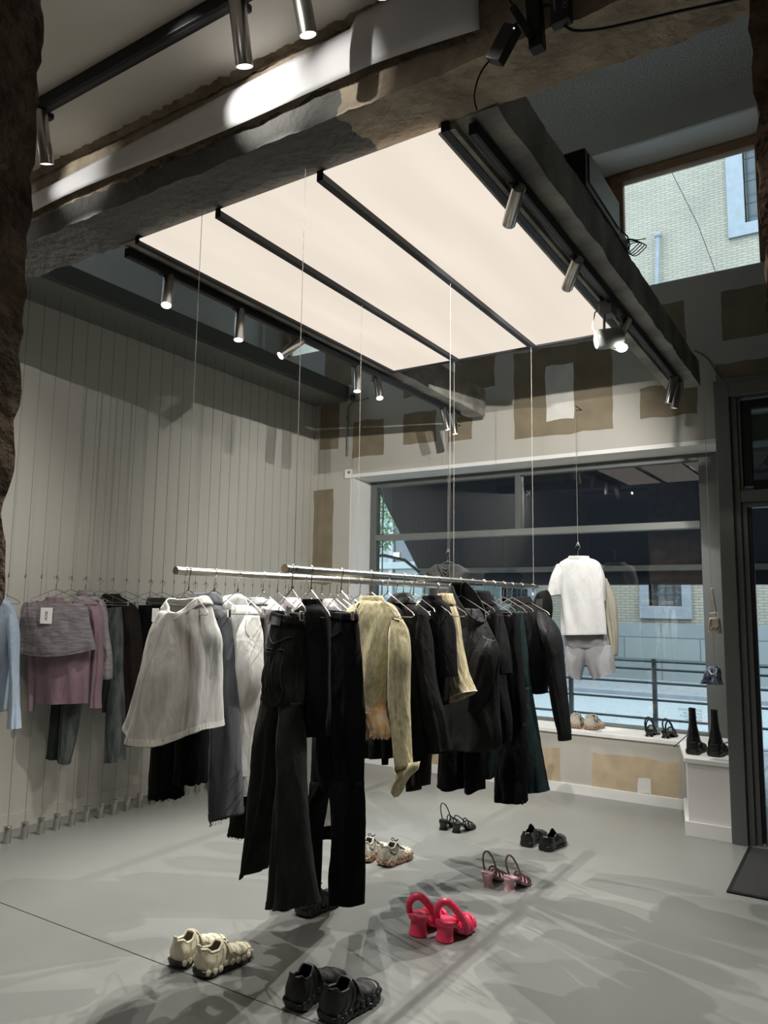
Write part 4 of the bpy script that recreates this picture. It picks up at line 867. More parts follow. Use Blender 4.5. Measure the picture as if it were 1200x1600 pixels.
extra(t, 'gathered_edge', p[0].line([(.72 + .1 * sin(k), .2 + k * .042) for k in range(19)], .006, .003), f_crink)
t, p = wg('jeans', 'faded green blue jeans with stitched hem on the left wall', 'jeans', 175, [
    ('hips', f_ljean, [(166,951,190,948),(166,985,192,985),(167,1060,194,1060)], dict(depth=[.09,.12,.12], seed=81), None),
    ('leg', f_ljean, [(167,1050,194,1050),(166,1110,195,1110),(165,1192,197,1187)], dict(depth=.11, off=.02, seed=82), dict(hem=.04)),
    ('leg', f_djean, [(158,1040,176,1040),(158,1075,176,1075),(160,1112,172,1112)], dict(depth=.10, off=-.04, seed=83), None)], 34, 'clip', 'wire clip hanger carrying the green blue jeans')
wg('jacket', 'brown black zipped jacket hanging on the left wall', 'jacket', 195, [
    ('body', f_brown, [(166,934,192,934),(162,941,206,943),(164,955,216,955),(172,990,222,990),(180,1040,224,1040),(190,1100,222,1100),(197,1163,217,1165)], dict(depth=[.10,.13,.14,.14,.14,.13,.12], seed=84), None),
    ('collar', f_brown, [(162,928,186,928),(158,936,192,937)], dict(depth=.09), dict(solid=.004))], 34)
t, p = wg('trousers', 'black trousers with a pale tag hanging beside the off white top', 'trousers', 240, [
    ('hips', f_black, [(217,946,262,945),(215,980,264,980),(208,1060,262,1060)], dict(depth=.11, seed=85), None),
    ('leg', f_black, [(206,1050,236,1050),(202,1110,228,1110),(198,1163,222,1165)], dict(depth=.10, off=.02, seed=86), None),
    ('leg', f_black, [(230,1050,262,1050),(226,1110,256,1110),(222,1165,243,1166)], dict(depth=.10, off=-.02, seed=87), None)], 34, 'clip', 'wire clip hanger carrying the black tagged trousers')
n = p[0].n; tagcard(t, p[0].at(acos(.25), .12, .012), .05, .10, 'tag')
wg('top', 'small black top behind the tagged trousers', 'top', 251, [('body', f_neo2, [(238,934,256,934),(228,942,266,942),(228,1000,268,1000),(230,1080,268,1080)], dict(depth=.09, seed=88), None)], 34)
wg('top', 'charcoal top on the left wall behind the off white sweat top', 'top', 284, [('body', f_neo2, [(276,934,294,934),(268,944,302,944),(268,1000,304,1000),(270,1100,304,1100)], dict(depth=.09, seed=89), None)], 34)
hanger('top', SX, 2.655 + .1135 * 7, HZW, radians(34), 'empty looking wire hanger above the grey mauve blouse')
for i, px_ in enumerate([301, 318, 334]): hanger('top', SX, 2.655 + .1135 * round((SY(px_) - 2.655) / .1135), HZW, radians(34), 'bare wire hanger on the left wall cords, %s of three behind the off white top' % ordn[i])
#=WINDOW CLOTHES
WP = (-1.905, 6.02, 1.5); WZ = ony(903, 852, 6.02).z
def wc(label, x, y, ztop, zh):
    MBx = MB().tube([(x, y, zh), (x, y, ztop)], .0016, 6); o = MBx.build('display_cord', m_cord); tag(o, label, 'cord')
    extra_ = MB().tube([(x, y, zh - .004), (x + .012, y, zh + .01), (x, y, zh + .025), (x - .012, y, zh + .01), (x, y, zh - .004)], .0022, 6).build('loop', m_chrome, o); return o
XT = ony(902, 800, 6.02).x
# eyes in the wall head carry the window display cords
wc('thin cord holding the white t shirt in the window', XT, 6.02, 3.17, WZ + .0); 
for x, z in ((XT, 3.17),): o = MB().bar((x, 6.02, z), (x, WY, z), .006, .006).build('bracket_pin', m_black); tag(o, 'small wall pin above the white t shirt cord', 'pin')
hanger('top', XT, 6.02, WZ + .002, radians(4), 'wire hanger carrying the white t shirt in the window')
t, p = garment('t_shirt', 'white short sleeved t shirt displayed in the shop window', 'shirt', (XT, 6.02, 1.5), 4, [
    ('body', f_tee, [(888,872,921,872),(880,876,932,876),(874,882,939,884),(873,905,941,905),(876,940,944,940),(877,970,946,970),(878,992,947,991)], dict(depth=[.10,.12,.14,.15,.15,.15,.15], seed=90, folds=.012, fine=.001), dict(hem=.02)),
    ('neckband', f_tee, [(889,869,920,869),(887,874,922,874)], dict(depth=.11, folds=0, fine=0), None),
    ('sleeve', f_tee, [(868,882,884,880),(862,900,882,896),(857,922,878,918),(855,932,877,929)], dict(depth=.13, off=.03, seed=91, folds=.01), dict(hem=.08)),
    ('sleeve', f_tee, [(932,880,940,884),(934,900,945,903),(936,925,946,928),(936,938,946,940)], dict(depth=.12, off=-.02, seed=92, folds=.008), None)], 'clothes displayed in the window')
t, p = garment('shorts', 'light grey jersey shorts hanging below the white t shirt', 'shorts', (XT, 6.10, 1.5), 4, [
    ('hips', f_short, [(880,985,946,985),(881,1000,950,1000),(882,1015,955,1012)], dict(depth=.15, seed=93, folds=.01), None),
    ('leg', f_short, [(882,1008,920,1008),(883,1030,915,1032),(886,1052,908,1063)], dict(depth=.15, off=.02, seed=94), dict(hem=.08)),
    ('leg', f_short, [(910,1008,956,1008),(914,1030,960,1028),(927,1062,963,1050)], dict(depth=.16, off=-.01, seed=95), dict(hem=.08))], 'clothes displayed in the window')
garment('jacket', 'beige nylon sleeved top behind the white t shirt', 'jacket', (XT + .02, 6.22, 1.5), 4, [
    ('body', f_beige, [(892,880,925,880),(880,890,940,890),(880,930,945,930),(884,980,945,980)], dict(depth=.12, seed=96), None),
    ('sleeve', f_beige, [(936,900,950,905),(940,935,962,938),(944,965,965,968),(950,995,966,996),(956,1024,965,1025)], dict(depth=.12, off=.0, seed=97, folds=.014), None)], 'clothes displayed in the window')
VX = ony(700, 860, 5.95)
wc('thin cord holding the charcoal vest in the window', VX.x, 5.95, 3.17, ony(700, 862, 5.95).z)
o = MB().bar((VX.x, 5.95, 3.17), (VX.x, WY, 3.17), .006, .006).build('bracket_pin', m_black); tag(o, 'small wall pin above the charcoal vest cord', 'pin')
hanger('top', VX.x, 5.95, ony(700, 862, 5.95).z + .002, 0, 'wire hanger carrying the charcoal vest in the window')
t, p = garment('vest', 'charcoal sleeveless vest with draped neck hanging in the window', 'vest', (VX.x, 5.95, 1.5), 0, [
    ('body', f_vest, [(681,882,716,882),(667,893,733,893),(671,905,729,905),(672,940,727,940),(674,990,726,990),(676,1010,724,1010)], dict(depth=[.08,.10,.12,.13,.13,.13], seed=98, folds=.014), None)], 'clothes displayed in the window')
for k in range(3):
    a = p[0].at(acos(-.5 + .08 * k), .02 + .03 * k, .006); b_ = p[0].at(acos(.5 - .08 * k), .02 + .03 * k, .006); m_ = p[0].at(acos(.05), .16 + .12 * k, .014)
    extra(t, 'neck_drape', MB().tube([a, a.lerp(m_, .5) + Vector((0, 0, -.012)), m_, m_.lerp(b_, .5) + Vector((0, 0, -.012)), b_], .008, 8), f_vest)
# hanging bags before the window post
BX = ony(1112, 915, 5.62)
bc = MB().tube([(BX.x, 5.60, 3.0), (BX.x, 5.60, ony(1112, 1050, 5.6).z)], .0013, 5).build('display_cord', m_cord); tag(bc, 'thin cord holding the two bags beside the entrance post', 'cord')
bag = thing('handbag', 'cream leather buckled bag hanging by a strap near the entrance', 'bag', ony(1117, 990, 5.58))
f_cream = cloth('cream leather', (.62, .52, .42), var=.06, vs=20, rough=.5, bump=.1, sheen=0)
def yb(u, v, y=5.56): return ony(u, v, y)
mb = MB(); 
def strapf(a, b, w, n_=10): 
    return [a.lerp(b, k / n_) + Vector((.006 * sin(k / n_ * pi), 0, 0)) for k in range(n_ + 1)]
mb.bar(yb(1112, 919), yb(1119, 962), .036, .012, (1, 0, 0)); mb.build('strap', f_cream, bag, bevel=.004)
c = yb(1117, 975); mb = MB(); mb.grid(lambda u, v: c + Vector((.042 * (1 - .25 * (1 - v)) * math.copysign(abs(cos(2*pi*u)) ** .5, cos(2*pi*u)), .05 * math.copysign(abs(sin(2*pi*u)) ** .6, sin(2*pi*u)), .045 - .11 * v)), 32, 10, True)
mb.f.append(tuple(range(32))); mb.f.append(tuple(range(9*32, 10*32))); mb.build('body', f_cream, bag, sub=1)
mb = MB().tube([yb(1111, 967, 5.50), yb(1111, 979, 5.50), yb(1122, 979, 5.50), yb(1122, 967, 5.50)], .0035, 8); mb.build('buckle', m_steel, bag)
MB().tube([yb(1109, 958, 5.52), yb(1120, 957, 5.52), yb(1123, 966, 5.5)], .004, 8).build('ring', m_chrome, bag)
MB().tube([yb(1110, 968, 5.5), yb(1108, 985, 5.5), yb(1113, 984, 5.5), yb(1116, 981, 5.5), yb(1119, 985, 5.5), yb(1123, 978, 5.5)], .0025, 6).build('piping', m_black, bag)
bag2 = thing('pouch', 'small blue draped cloth pouch hanging under the cream bag', 'bag', ony(1113, 1070, 5.58))
f_pb = cloth('blue marbled cloth', (.02, .035, .075), c2=(.28, .36, .46), vs=30, rough=.4)
pc = Piece(Vector(ony(1113, 1060, 5.58)), 0, [(1106,1042,1120,1041),(1101,1050,1126,1047),(1099,1058,1127,1056),(1097,1064,1127,1064),(1095,1068,1127,1070)], [.04,.07,.08,.09,.07], folds=.03, k=5, ramp=(.6, 1), seed=5)
pc.mesh(cap=True).build('body', f_pb, bag2, solid=.002, angle=70)
MB().tube([yb(1107, 1047, 5.52), yb(1112, 1054, 5.50), yb(1119, 1052, 5.5), yb(1120, 1044, 5.52)], .006, 8).build('handle', f_lgrey, bag2)
#=SHOES
s_cream = mat('cream rubber leather', (.66, .61, .46), .5, var=.05, vscale=12)
s_cream2 = mat('cream seams', (.30, .26, .17), .6)
s_dark = mat('black sneaker leather', (.013, .013, .013), .5)
s_dark2 = mat('black rubber', (.008, .008, .008), .35)
s_pink = mat('hot pink foam', (.72, .045, .12), .38, spec=.5)
s_pale = mat('pale pink foam', (.58, .36, .40), .4)
s_pale2 = mat('dusky pink strap', (.20, .11, .12), .45)
s_tan = mat('brown spotted rubber', (.10, .045, .025), .6, c2=(.45, .30, .20), vscale=60)
s_mesh = mat('beige mesh', (.42, .40, .33), .7, var=.15, vscale=50)
s_gloss = mat('glossy black leather', (.008, .008, .009), .28)
s_inner = mat('shoe lining', (.05, .045, .04), .9)
class Foot:
    """shoe frame: x across, y heel to toe, z up, metres; side=+1 right foot"""
    def __init__(s, x, y, z, rz, L=.29, W=.105, side=1):
        s.o = Vector((x, y, z)); s.q = Matrix.Rotation(rz, 3, 'Z'); s.L = L; s.W = W; s.side = side
    def w(s, p): return s.o + s.q @ Vector(p)
    def half(s, t):   # half width of the plan outline
        pr = [(0, .55), (.04, .80), (.12, .86), (.3, .76), (.5, .84), (.68, 1.0), (.82, .96), (.92, .74), (.975, .45), (1, .16)]
        for (a, b), (c, d) in zip(pr, pr[1:]):
            if t <= c: k = (t - a) / (c - a); k = k * k * (3 - 2 * k); return s.W / 2 * (b + (d - b) * k)
        return .01
    def cx(s, t): return s.side * (.012 * sin(t * pi * 1.1) - .008 * t)
def curve(pr, t):
    for (a, b), (c, d) in zip(pr, pr[1:]):
        if t <= c: k = (t - a) / (c - a); k = k * k * (3 - 2 * k); return b + (d - b) * k
    return pr[-1][1]
def sole(F, bot, top, widen=1.0, lug=0, n=44):
    mb = MB()
    def fn(u, v):
        # u round the section, v along
        t = v; a = 2 * pi * u; h = F.half(t) * widen; zb = curve(bot, t); zt = curve(top, t)
        ca, sa = cos(a), sin(a); x = h * math.copysign(abs(ca) ** .45, ca); z = (zb + zt) / 2 + (zt - zb) / 2 * math.copysign(abs(sa) ** .5, sa)
        if lug: x *= 1 + lug * .5 * (1 + math.copysign(1, sin(t * 62))) * (1 if sa < .5 else .2)
        return F.w((F.cx(t) + x, (t - .5) * F.L, z))
    mb.grid(fn, 24, n, True); mb.f.append(tuple(range(24))); mb.f.append(tuple(24 * (n - 1) + k for k in range(24))); return mb
def upper_pt(F, base, top, op, t, s_, out=0):
    # s_ -1..1 across; op(t) opening half fraction
    h = F.half(t) * .96 * min(1, max(0, t) / .045) ** .45 * min(1, max(0, 1 - t) / .03) ** .4; zb = curve(base, t); zt = curve(top, t); o = op(t)
    a = (1 - abs(s_) * (1 - o) - o) if False else None
    f = abs(s_)                    # 0 at the opening edge, 1 at the sole
    ang = (pi / 2) * (1 - o) * f + (pi / 2) * o   # from the vertical
    x = (h + out) * sin(ang) ** .8 * math.copysign(1, s_ if s_ else 1); z = zb + (zt - zb + out) * max(0, cos(ang)) ** .55
    if o > 0:
        z = zb + (zt - zb) * ((1 - f) ** .8) if True else z
        x = (h + out) * (o ** .35 + (1 - o ** .35) * min(1, f * 1.6)) * math.copysign(1, s_ if s_ else 1)
    return F.w((F.cx(t) + x, (t - .5) * F.L * .985, z))
def upper(F, base, top, o0=.04, o1=.36, omax=.42, n=46):
    def op(t):
        if t <= o0 or t >= o1: return 0
        return omax * sin(pi * (t - o0) / (o1 - o0)) ** .5
    mb = MB()
    rm = lambda v: .55 * v + .45 * (.5 - .5 * cos(pi * v))
    for sg in (-1, 1): mb.grid(lambda u, v, sg=sg: upper_pt(F, base, top, op, rm(v), sg * max(1e-4, u)), 14, n)
    return mb, op
def topline(F, base, top, op, o0, o1, r=.005):
    P = [upper_pt(F, base, top, op, o0 + (o1 - o0) * k / 16, -1e-4) for k in range(17)] + [upper_pt(F, base, top, op, o1 - (o1 - o0) * k / 16, 1e-4) for k in range(1, 16)]
    return MB().tube(P, r, 8, closed=True)
def sneaker(name, label, x, y, z, rz, side, mu, ms, ml, mseam, group, L=.29, W=.11, hh=.115, strap=True, lug=.05, laces=False):
    F = Foot(x, y, z, rz, L, W, side); t = thing(name, label, 'shoe', (x, y, z), group)
    bot = [(0, .012), (.12, .0), (.8, .0), (1, .022)]; tp = [(0, .034), (.2, .03), (.6, .024), (.9, .028), (1, .04)]
    sole(F, bot, tp, 1.04, lug).build('sole', ms, t, weld=.0005)
    base = [(0, .028), (.3, .026), (1, .03)]
    top = [(0, .085), (.02, hh - .012), (.06, hh - .004), (.14, hh * .82), (.26, hh * .80), (.36, hh * .98), (.46, .086), (.62, .070), (.82, .060), (.95, .048), (1, .036)]
    mb, op = upper(F, base, top, .03, .37, .40); mb.build('upper', mu, t, weld=.0008, solid=.003, angle=60)
    topline(F, base, top, op, .03, .37, .0055).build('collar', mu, t)
    mb = MB(); mb.grid(lambda u, v: F.w((F.cx(.03 + v * .4) + (u - .5) * F.half(.03 + v * .4) * 1.6, (.03 + v * .4 - .5) * L, .036)), 6, 10); mb.build('insole', s_inner, t)
    nz = (lambda tt: 0)
    # overlays: curved panel edges over the sides and the toe
    for sg in (-1, 1):
        for (a, b, c, d) in ((.06, .95, .22, .25), (.20, .95, .34, .25), (.34, .95, .42, .3), (.50, .98, .60, .1), (.62, .98, .72, .1), (.74, .98, .84, .1), (.86, .95, .93, .2)):
            P = [upper_pt(F, base, top, op, a + (c - a) * k / 8 + .03 * sin(k / 8 * pi), sg * (b + (d - b) * k / 8), .0015) for k in range(9)]
            MB().tube(P, .0022, 6).build('panel_seam', mseam, t)
        P = [upper_pt(F, base, top, op, .40 + .5 * k / 16, sg * (.75 - .1 * sin(k / 16 * pi * 3)), .002) for k in range(17)]
        MB().tube(P, .0022, 6).build('panel_seam', mseam, t)
        for k in range(9):       # sole blocks climbing the side
            tt = .06 + k * .105; p = upper_pt(F, base, top, op, tt, sg * .95, .002)
            MB().ell(p - Vector((0, 0, .008)), (.006, .0135, .013), 12, 8, F.q).build('sole_block', mu if not laces else ms, t)
    if strap:
        mb = MB(); mb.grid(lambda u, v: upper_pt(F, base, top, lambda q: 0, .385 + .06 * u + .02 * abs(2 * v - 1), (2 * v - 1) * .8 or 1e-3, .009), 5, 22); mb.build('strap', ml, t, solid=.005)
    if laces:
        for k in range(5):
            tt = .39 + k * .045; P = [upper_pt(F, base, top, lambda q: 0, tt + .012 * (j / 8), (-.5 + j / 8) or 1e-3, .006) for j in range(9)]
            MB().tube(P, .003, 6).build('lace', ml, t)
        for sg in (-1, 1):
            c = upper_pt(F, base, top, lambda q: 0, .40, 1e-3, .012)
            MB().tube([c + F.q @ Vector((sg * .022 * sin(a) , -.012 * sin(a * 2), .014 * sin(a))) for a in [pi * q / 8 for q in range(9)]], .0028, 6).build('lace_bow', ml, t)
            P = [upper_pt(F, base, top, op, .10 + .28 * k / 12, sg * (.30 + .22 * sin(k / 12 * pi)), .003) for k in range(13)]
            MB().tube(P, .004, 6).build('side_band', ml, t)
    MB().bar(F.w((F.cx(0), -.485 * L, hh - .015)), F.w((F.cx(0), -.50 * L, hh + .012)), .022, .005, (0, 1, 0)).build('heel_tab', mu, t, bevel=.002)
    return t
R0 = 0.0
sneaker('sneaker', 'cream chunky sneaker standing on the floor, left one of the cream pair', -2.475, 2.475, 0, -.02, -1, s_cream, s_dark2, s_cream, s_cream2, 'pair of cream sneakers', L=.275)
sneaker('sneaker', 'cream chunky sneaker with strap on the floor, right one of the cream pair', -2.325, 2.475, 0, -.12, 1, s_cream, s_dark2, s_cream, s_cream2, 'pair of cream sneakers', L=.28)
sneaker('sneaker', 'black chunky sneaker at the bottom of the photo, left of the black pair', -1.865, 2.50, 0, -.02, -1, s_dark, s_dark2, s_dark, s_dark2, 'pair of black chunky sneakers', L=.30, W=.115, hh=.125)
sneaker('sneaker', 'black chunky sneaker at the bottom of the photo, right of the black pair', -1.70, 2.50, 0, -.10, 1, s_dark, s_dark2, s_dark, s_dark2, 'pair of black chunky sneakers', L=.30, W=.118, hh=.125)
sneaker('trail_shoe', 'beige laced trail shoe with brown sole, left of the pair by black trousers', -2.555, 3.975, 0, -.05, -1, s_mesh, s_tan, s_dark, s_mesh, 'pair of beige trail shoes', L=.27, hh=.12, strap=False, laces=True, lug=.09)
sneaker('trail_shoe', 'beige laced trail shoe with brown sole, right of the pair by black trousers', -2.41, 3.98, 0, -.14, 1, s_mesh, s_tan, s_dark, s_mesh, 'pair of beige trail shoes', L=.27, hh=.12, strap=False, laces=True, lug=.09)
for k, (sx, sid) in enumerate(((-2.51, -1), (-2.36, 1))):
    t = sneaker('trail_shoe', 'black spiked shoe half hidden behind the trouser hems, %s one' % ('left', 'right')[k], sx, 3.17, 0, -.08, sid, s_dark, s_dark2, s_dark, s_dark2, 'pair of black spiked shoes', L=.28, hh=.12, strap=False, laces=True, lug=.1)
sneaker('trail_shoe', 'brown spotted trail shoe on the window sill, left of the pair', -2.075, 6.375, .5, .0, -1, s_mesh, s_tan, s_dark, s_mesh, 'pair of spotted trail shoes', L=.25, hh=.12, strap=False, laces=True, lug=.09)
sneaker('trail_shoe', 'brown spotted trail shoe on the window sill, right of the pair', -1.945, 6.37, .5, -.12, 1, s_mesh, s_tan, s_dark, s_mesh, 'pair of spotted trail shoes', L=.25, hh=.12, strap=False, laces=True, lug=.09)
def arch(F, t, w, h, z0=.03, n=13, tilt=0): return [F.w((F.cx(t) + w * cos(pi * k / (n-1)), (t - .5) * F.L + tilt * sin(pi * k / (n-1)), z0 + h * sin(pi * k / (n-1)) ** .8)) for k in range(n)]
def pink(label, x, y, rz, side):
    F = Foot(x, y, 0, rz, .235, .095, side); t = thing('clog', label, 'shoe', (x, y, 0), 'pair of hot pink heeled clogs')
    mb = MB()
    def heel(u, v):
        a = 2*pi*u; z = .0 + .088 * v; r = 1 + .20 * (2*v-1) ** 2 - .05 * v + (.12 if v > .85 else 0)
        if v < .01: r *= .86
        return F.w((F.cx(0) + .040 * r * cos(a), -.085 + .034 * r * sin(a) + .01 * v, z))
    mb.grid(heel, 28, 14, True); mb.f.append(tuple(range(28))); mb.f.append(tuple(range(28*13, 28*14))); mb.build('heel', s_pink, t)
    bot = [(0, .070), (.25, .055), (.45, .015), (.6, 0), (1, .004)]; tp = [(0, .094), (.2, .088), (.45, .05), (.6, .030), (1, .026)]
    sole(F, bot, tp, 1.0).build('footbed', s_pink, t)
    # thick foam loops
    P = [F.w((F.cx(.1) - .040, -.088, .085)), F.w((F.cx(.1) - .040, -.095, .125)), F.w((F.cx(.1) - .018, -.088, .158)), F.w((F.cx(.1) + .012, -.070, .160)), F.w((F.cx(.1) + .036, -.035, .115)), F.w((F.cx(.1) + .046, 0, .065)), F.w((F.cx(.1) + .044, .022, .03))]
    MB().tube([catmull(P, k / 30) for k in range(31)], [.0135 + .004 * sin(k / 30 * pi) for k in range(31)], 12).build('heel_loop', s_pink, t)
    for tt, h, r, til in ((.55, .058, .0125, -.01), (.70, .050, .0125, 0), (.86, .036, .013, .006)):
        MB().tube(arch(F, tt, F.half(tt) * .93, h, .022, 17, til), r, 12).build('strap', s_pink, t)
    MB().tube([F.w((F.cx(.5) - .036, .005, .05)), F.w((F.cx(.6), .03, .084)), F.w((F.cx(.8) + .02, .075, .06)), F.w((F.cx(.9) + .02, .1, .03))], .011, 12).build('cross_strap', s_pink, t)
    MB().ell(F.w((F.cx(.93), .1, .022)), (.034, .022, .019), 18, 10, F.q).build('toe_cap', s_pink, t)
pink('hot pink foam heeled clog, left of the pair', -1.80, 3.27, -.10, -1)
pink('hot pink foam heeled clog, right of the pair', -1.66, 3.285, -.22, 1)
def sandal(label, x, y, z, rz, side, m, m2, L=.22, W=.080, hh=.05, thick=.0045, group='', loop=.13, block=True, name='sandal', straps=((.52, .052), (.66, .045), (.80, .032))):
    F = Foot(x, y, z, rz, L, W, side); t = thing(name, label, 'shoe', (x, y, z), group)
    bot = [(0, hh - .006), (.26, hh - .012), (.5, .012), (.62, 0), (1, .004)]; tp = [(0, hh + .012), (.2, hh + .008), (.5, .032), (.65, .018), (1, .016)]
    sole(F, bot, tp, .98).build('sole', m, t)
    mb = MB()
    def heel(u, v):
        a = 2*pi*u; r = 1.0 - .22 * sin(pi * min(1, v * 1.2)); return F.w((F.cx(0) + .033 * r * cos(a), -.40 * L + .030 * r * sin(a), hh * v))
    mb.grid(heel, 22, 9, True); mb.f.append(tuple(range(22))); mb.f.append(tuple(range(22*8, 22*9))); mb.build('heel', m, t)
    P = [F.w((F.cx(.2) - .033, -.22 * L, hh)), F.w((F.cx(.1) - .034, -.32 * L, hh + loop * .35)), F.w((F.cx(.1) - .02, -.40 * L, hh + loop * .66)), F.w((F.cx(.1) + .005, -.42 * L, hh + loop * .78)), F.w((F.cx(.1) + .027, -.36 * L, hh + loop * .6)), F.w((F.cx(.2) + .035, -.24 * L, hh + loop * .25)), F.w((F.cx(.3) + .033, -.15 * L, hh * .8))]
    MB().tube([catmull(P, k / 24) for k in range(25)], thick, 8).build('heel_strap', m2, t)
    for tt, h in straps: MB().tube(arch(F, tt, F.half(tt) * .95, h, curve(tp, tt) - .004, 15, -.012), thick, 8).build('strap', m2, t)
    return t
sandal('pale pink heeled sandal with thin loops, left of the pair', -1.79, 4.01, 0, -.1, -1, s_pale, s_pale2, .21, .085, .062, .0055, 'pair of pale pink sandals', .15)
sandal('pale pink heeled sandal with thin loops, right of the pair', -1.66, 4.02, 0, -.2, 1, s_pale, s_pale2, .21, .085, .062, .0055, 'pair of pale pink sandals', .15)
sandal('black strappy heeled sandal under the left rail, left of the pair', -2.46, 4.78, 0, -.2, -1, s_gloss, s_gloss, .20, .07, .055, .004, 'pair of black strappy sandals', .15)
sandal('black strappy heeled sandal under the left rail, right of the pair', -2.35, 4.775, 0, -.3, 1, s_gloss, s_gloss, .21, .07, .055, .004, 'pair of black strappy sandals', .07)
sandal('black two strap wedge sandal on the window sill, left of the pair', -1.47, 6.33, .502, -.1, -1, s_gloss, s_dark2, .19, .085, .045, .006, 'pair of black wedge sandals', .13, straps=((.35, .085), (.55, .05)))
sandal('black two strap wedge sandal on the window sill, right of the pair', -1.335, 6.33, .502, -.25, 1, s_gloss, s_dark2, .19, .085, .045, .006, 'pair of black wedge sandals', .13, straps=((.35, .085), (.55, .05)))
def loafer(label, x, y, rz, side):
    F = Foot(x, y, 0, rz, .27, .098, side); t = thing('loafer', label, 'shoe', (x, y, 0), 'pair of black loafers')
    bot = [(0, 0), (1, .004)]; tp = [(0, .032), (.25, .03), (.32, .02), (1, .022)]
    sole(F, bot, tp, 1.06, .012).build('sole', s_dark2, t)
    base = [(0, .022), (1, .02)]; top = [(0, .075), (.04, .085), (.15, .078), (.28, .070), (.36, .080), (.44, .090), (.52, .074), (.75, .058), (.93, .048), (1, .034)]
    mb, op = upper(F, base, top, .03, .44, .42); mb.build('upper', s_gloss, t, weld=.0008, solid=.003, angle=60)
    topline(F, base, top, op, .03, .44, .0035).build('collar', s_gloss, t)
    mb = MB(); mb.grid(lambda u, v: F.w((F.cx(.42) + (u - .5) * .052 * (1 - .9 * v ** 2), (-.06 + .028 * (1 - v)) * .27 * 2 - .0, .074 + .044 * v)), 9, 9); mb.build('tongue', s_gloss, t, solid=.004)
    MB().tube([upper_pt(F, base, top, lambda q: 0, .46 + .46 * sin(pi * k / 24), (-.55 + 1.1 * k / 24) or 1e-3, .002) for k in range(25)], .0028, 6).build('apron_seam', s_dark2, t)
    mb = MB(); mb.grid(lambda u, v: upper_pt(F, base, top, lambda q: 0, .52 + .07 * u, (2 * v - 1) * .75 or 1e-3, .004), 5, 16); mb.build('saddle_strap', s_gloss, t, solid=.003)
loafer('black leather loafer under the right rail, left of the pair', -1.87, 4.80, -.05, -1)
loafer('black leather loafer under the right rail, right of the pair', -1.735, 4.785, -.15, 1)
def boot(label, x, y, rz, side):
    F = Foot(x, y, .502, rz, .27, .10, side); t = thing('boot', label, 'shoe', (x, y, .502), 'pair of black slim boots')
    bot = [(0, 0), (.22, 0), (.3, .012), (.4, 0), (1, .006)]; tp = [(0, .04), (.25, .038), (.5, .026), (1, .03)]
    sole(F, bot, tp, 1.08, .03).build('sole', s_dark2, t)
    base = [(0, .03), (1, .024)]; top = [(0, .12), (.08, .135), (.25, .125), (.4, .10), (.55, .075), (.8, .058), (1, .034)]
    mb, op = upper(F, base, top, .0, .001, 0); mb.build('upper', s_gloss, t, weld=.0008, angle=60)
    prof = [(-.042, .036, .12), (-.044, .030, .16), (-.047, .023, .20), (-.052, .021, .26), (-.056, .0215, .32)]
    mb = MB()
    def fn(u, v):
        a = 2*pi*u; y0 = curve([(i / 4, p[0]) for i, p in enumerate(prof)], v); r = curve([(i / 4, p[1]) for i, p in enumerate(prof)], v); z = .08 + .225 * v
        return F.w((F.cx(.1) + r * (1.25 - .25 * v) * cos(a), y0 - .03 + r * 1.5 * (1.25 - .25 * v) * sin(a), z))
    mb.grid(fn, 26, 16, True); mb.build('shaft', s_gloss, t, solid=.003)
    MB().tube([fn(k / 26, 1) for k in range(26)], .004, 8, closed=True).build('shaft_rim', s_dark2, t)
    MB().bar(F.w((F.cx(.1), -.125, .302)), F.w((F.cx(.1), -.128, .318)), .014, .006, (0, 1, 0)).build('pull_tab', s_dark2, t)
    for k in range(4): MB().tube(arch(F, .42 + .07 * k, F.half(.5) * .9, .062 - .006 * k, .035, 11), .0045, 7).build('buckle_strap', s_dark2, t)
    for sg in (-1, 1):
        for k in range(3): MB().ell(F.w((F.cx(.5) + sg * .05, -.01 + k * .035, .04)), (.008, .013, .012), 10, 6, F.q).build('lug', s_dark2, t)
    return t, F
boot('tall black slim shaft boot on the plinth corner, left of the pair', -1.045, 5.79, -.05, -1)
boot('tall black slim shaft boot on the plinth corner, right of the pair', -.905, 5.80, -.12, 1)
stk = MB().tube([ony(1053, 1167, 5.66), ony(1078, 1145, 5.80)], .003, 6).build('boot_lace', s_dark2); tag(stk, 'stiff black lace end poking out over the sill beside the boots', 'lace')
mb = MB(); P = Vector((-.86, 5.98, .555))
mb.grid(lambda u, v: P + Vector((.06 * cos(pi * u) , .10 * (v - .5), .055 * sin(pi * u) - .05)), 16, 8); o = mb.build('clear_holder', glass_mat('clear plastic', 1.6, (.8, .85, .85)), solid=.003); tag(o, 'small clear curved plastic holder behind the boots', 'holder')
#=FITTINGS
# power gear on the near face of the cross beam
def onface(u, v, y=1.93): return ony(u, v, y)
def facebox(u0, v0, u1, v1, w, d, m, name, label, cat, y=1.92):
    a = onface(u0, v0, y); b = onface(u1, v1, y); o = MB().bar(a, b, w, d, (0, 1, 0)).build(name, m, None, bevel=.004); return tag(o, label, cat), a, b
o, a, b = facebox(772, 98, 802, 42, .055, .035, m_blackp, 'power_adapter', 'black power adapter box hanging on the cross beam', 'adapter')
MB().ell(ony(803, 44, 1.90), (.0025, .0025, .0025)).build('status_light', emis_mat('tiny led', (.8, .9, 1), 1.0), o)
o, a, b = facebox(840, 78, 832, -30, .042, .04, m_black, 'mounting_bracket', 'black metal mounting bracket at the top of the photo', 'bracket')
MB().bar(onface(802, 12, 1.90), onface(832, 60, 1.90), .022, .02, (0, 1, 0)).build('arm', m_black, o, bevel=.002)
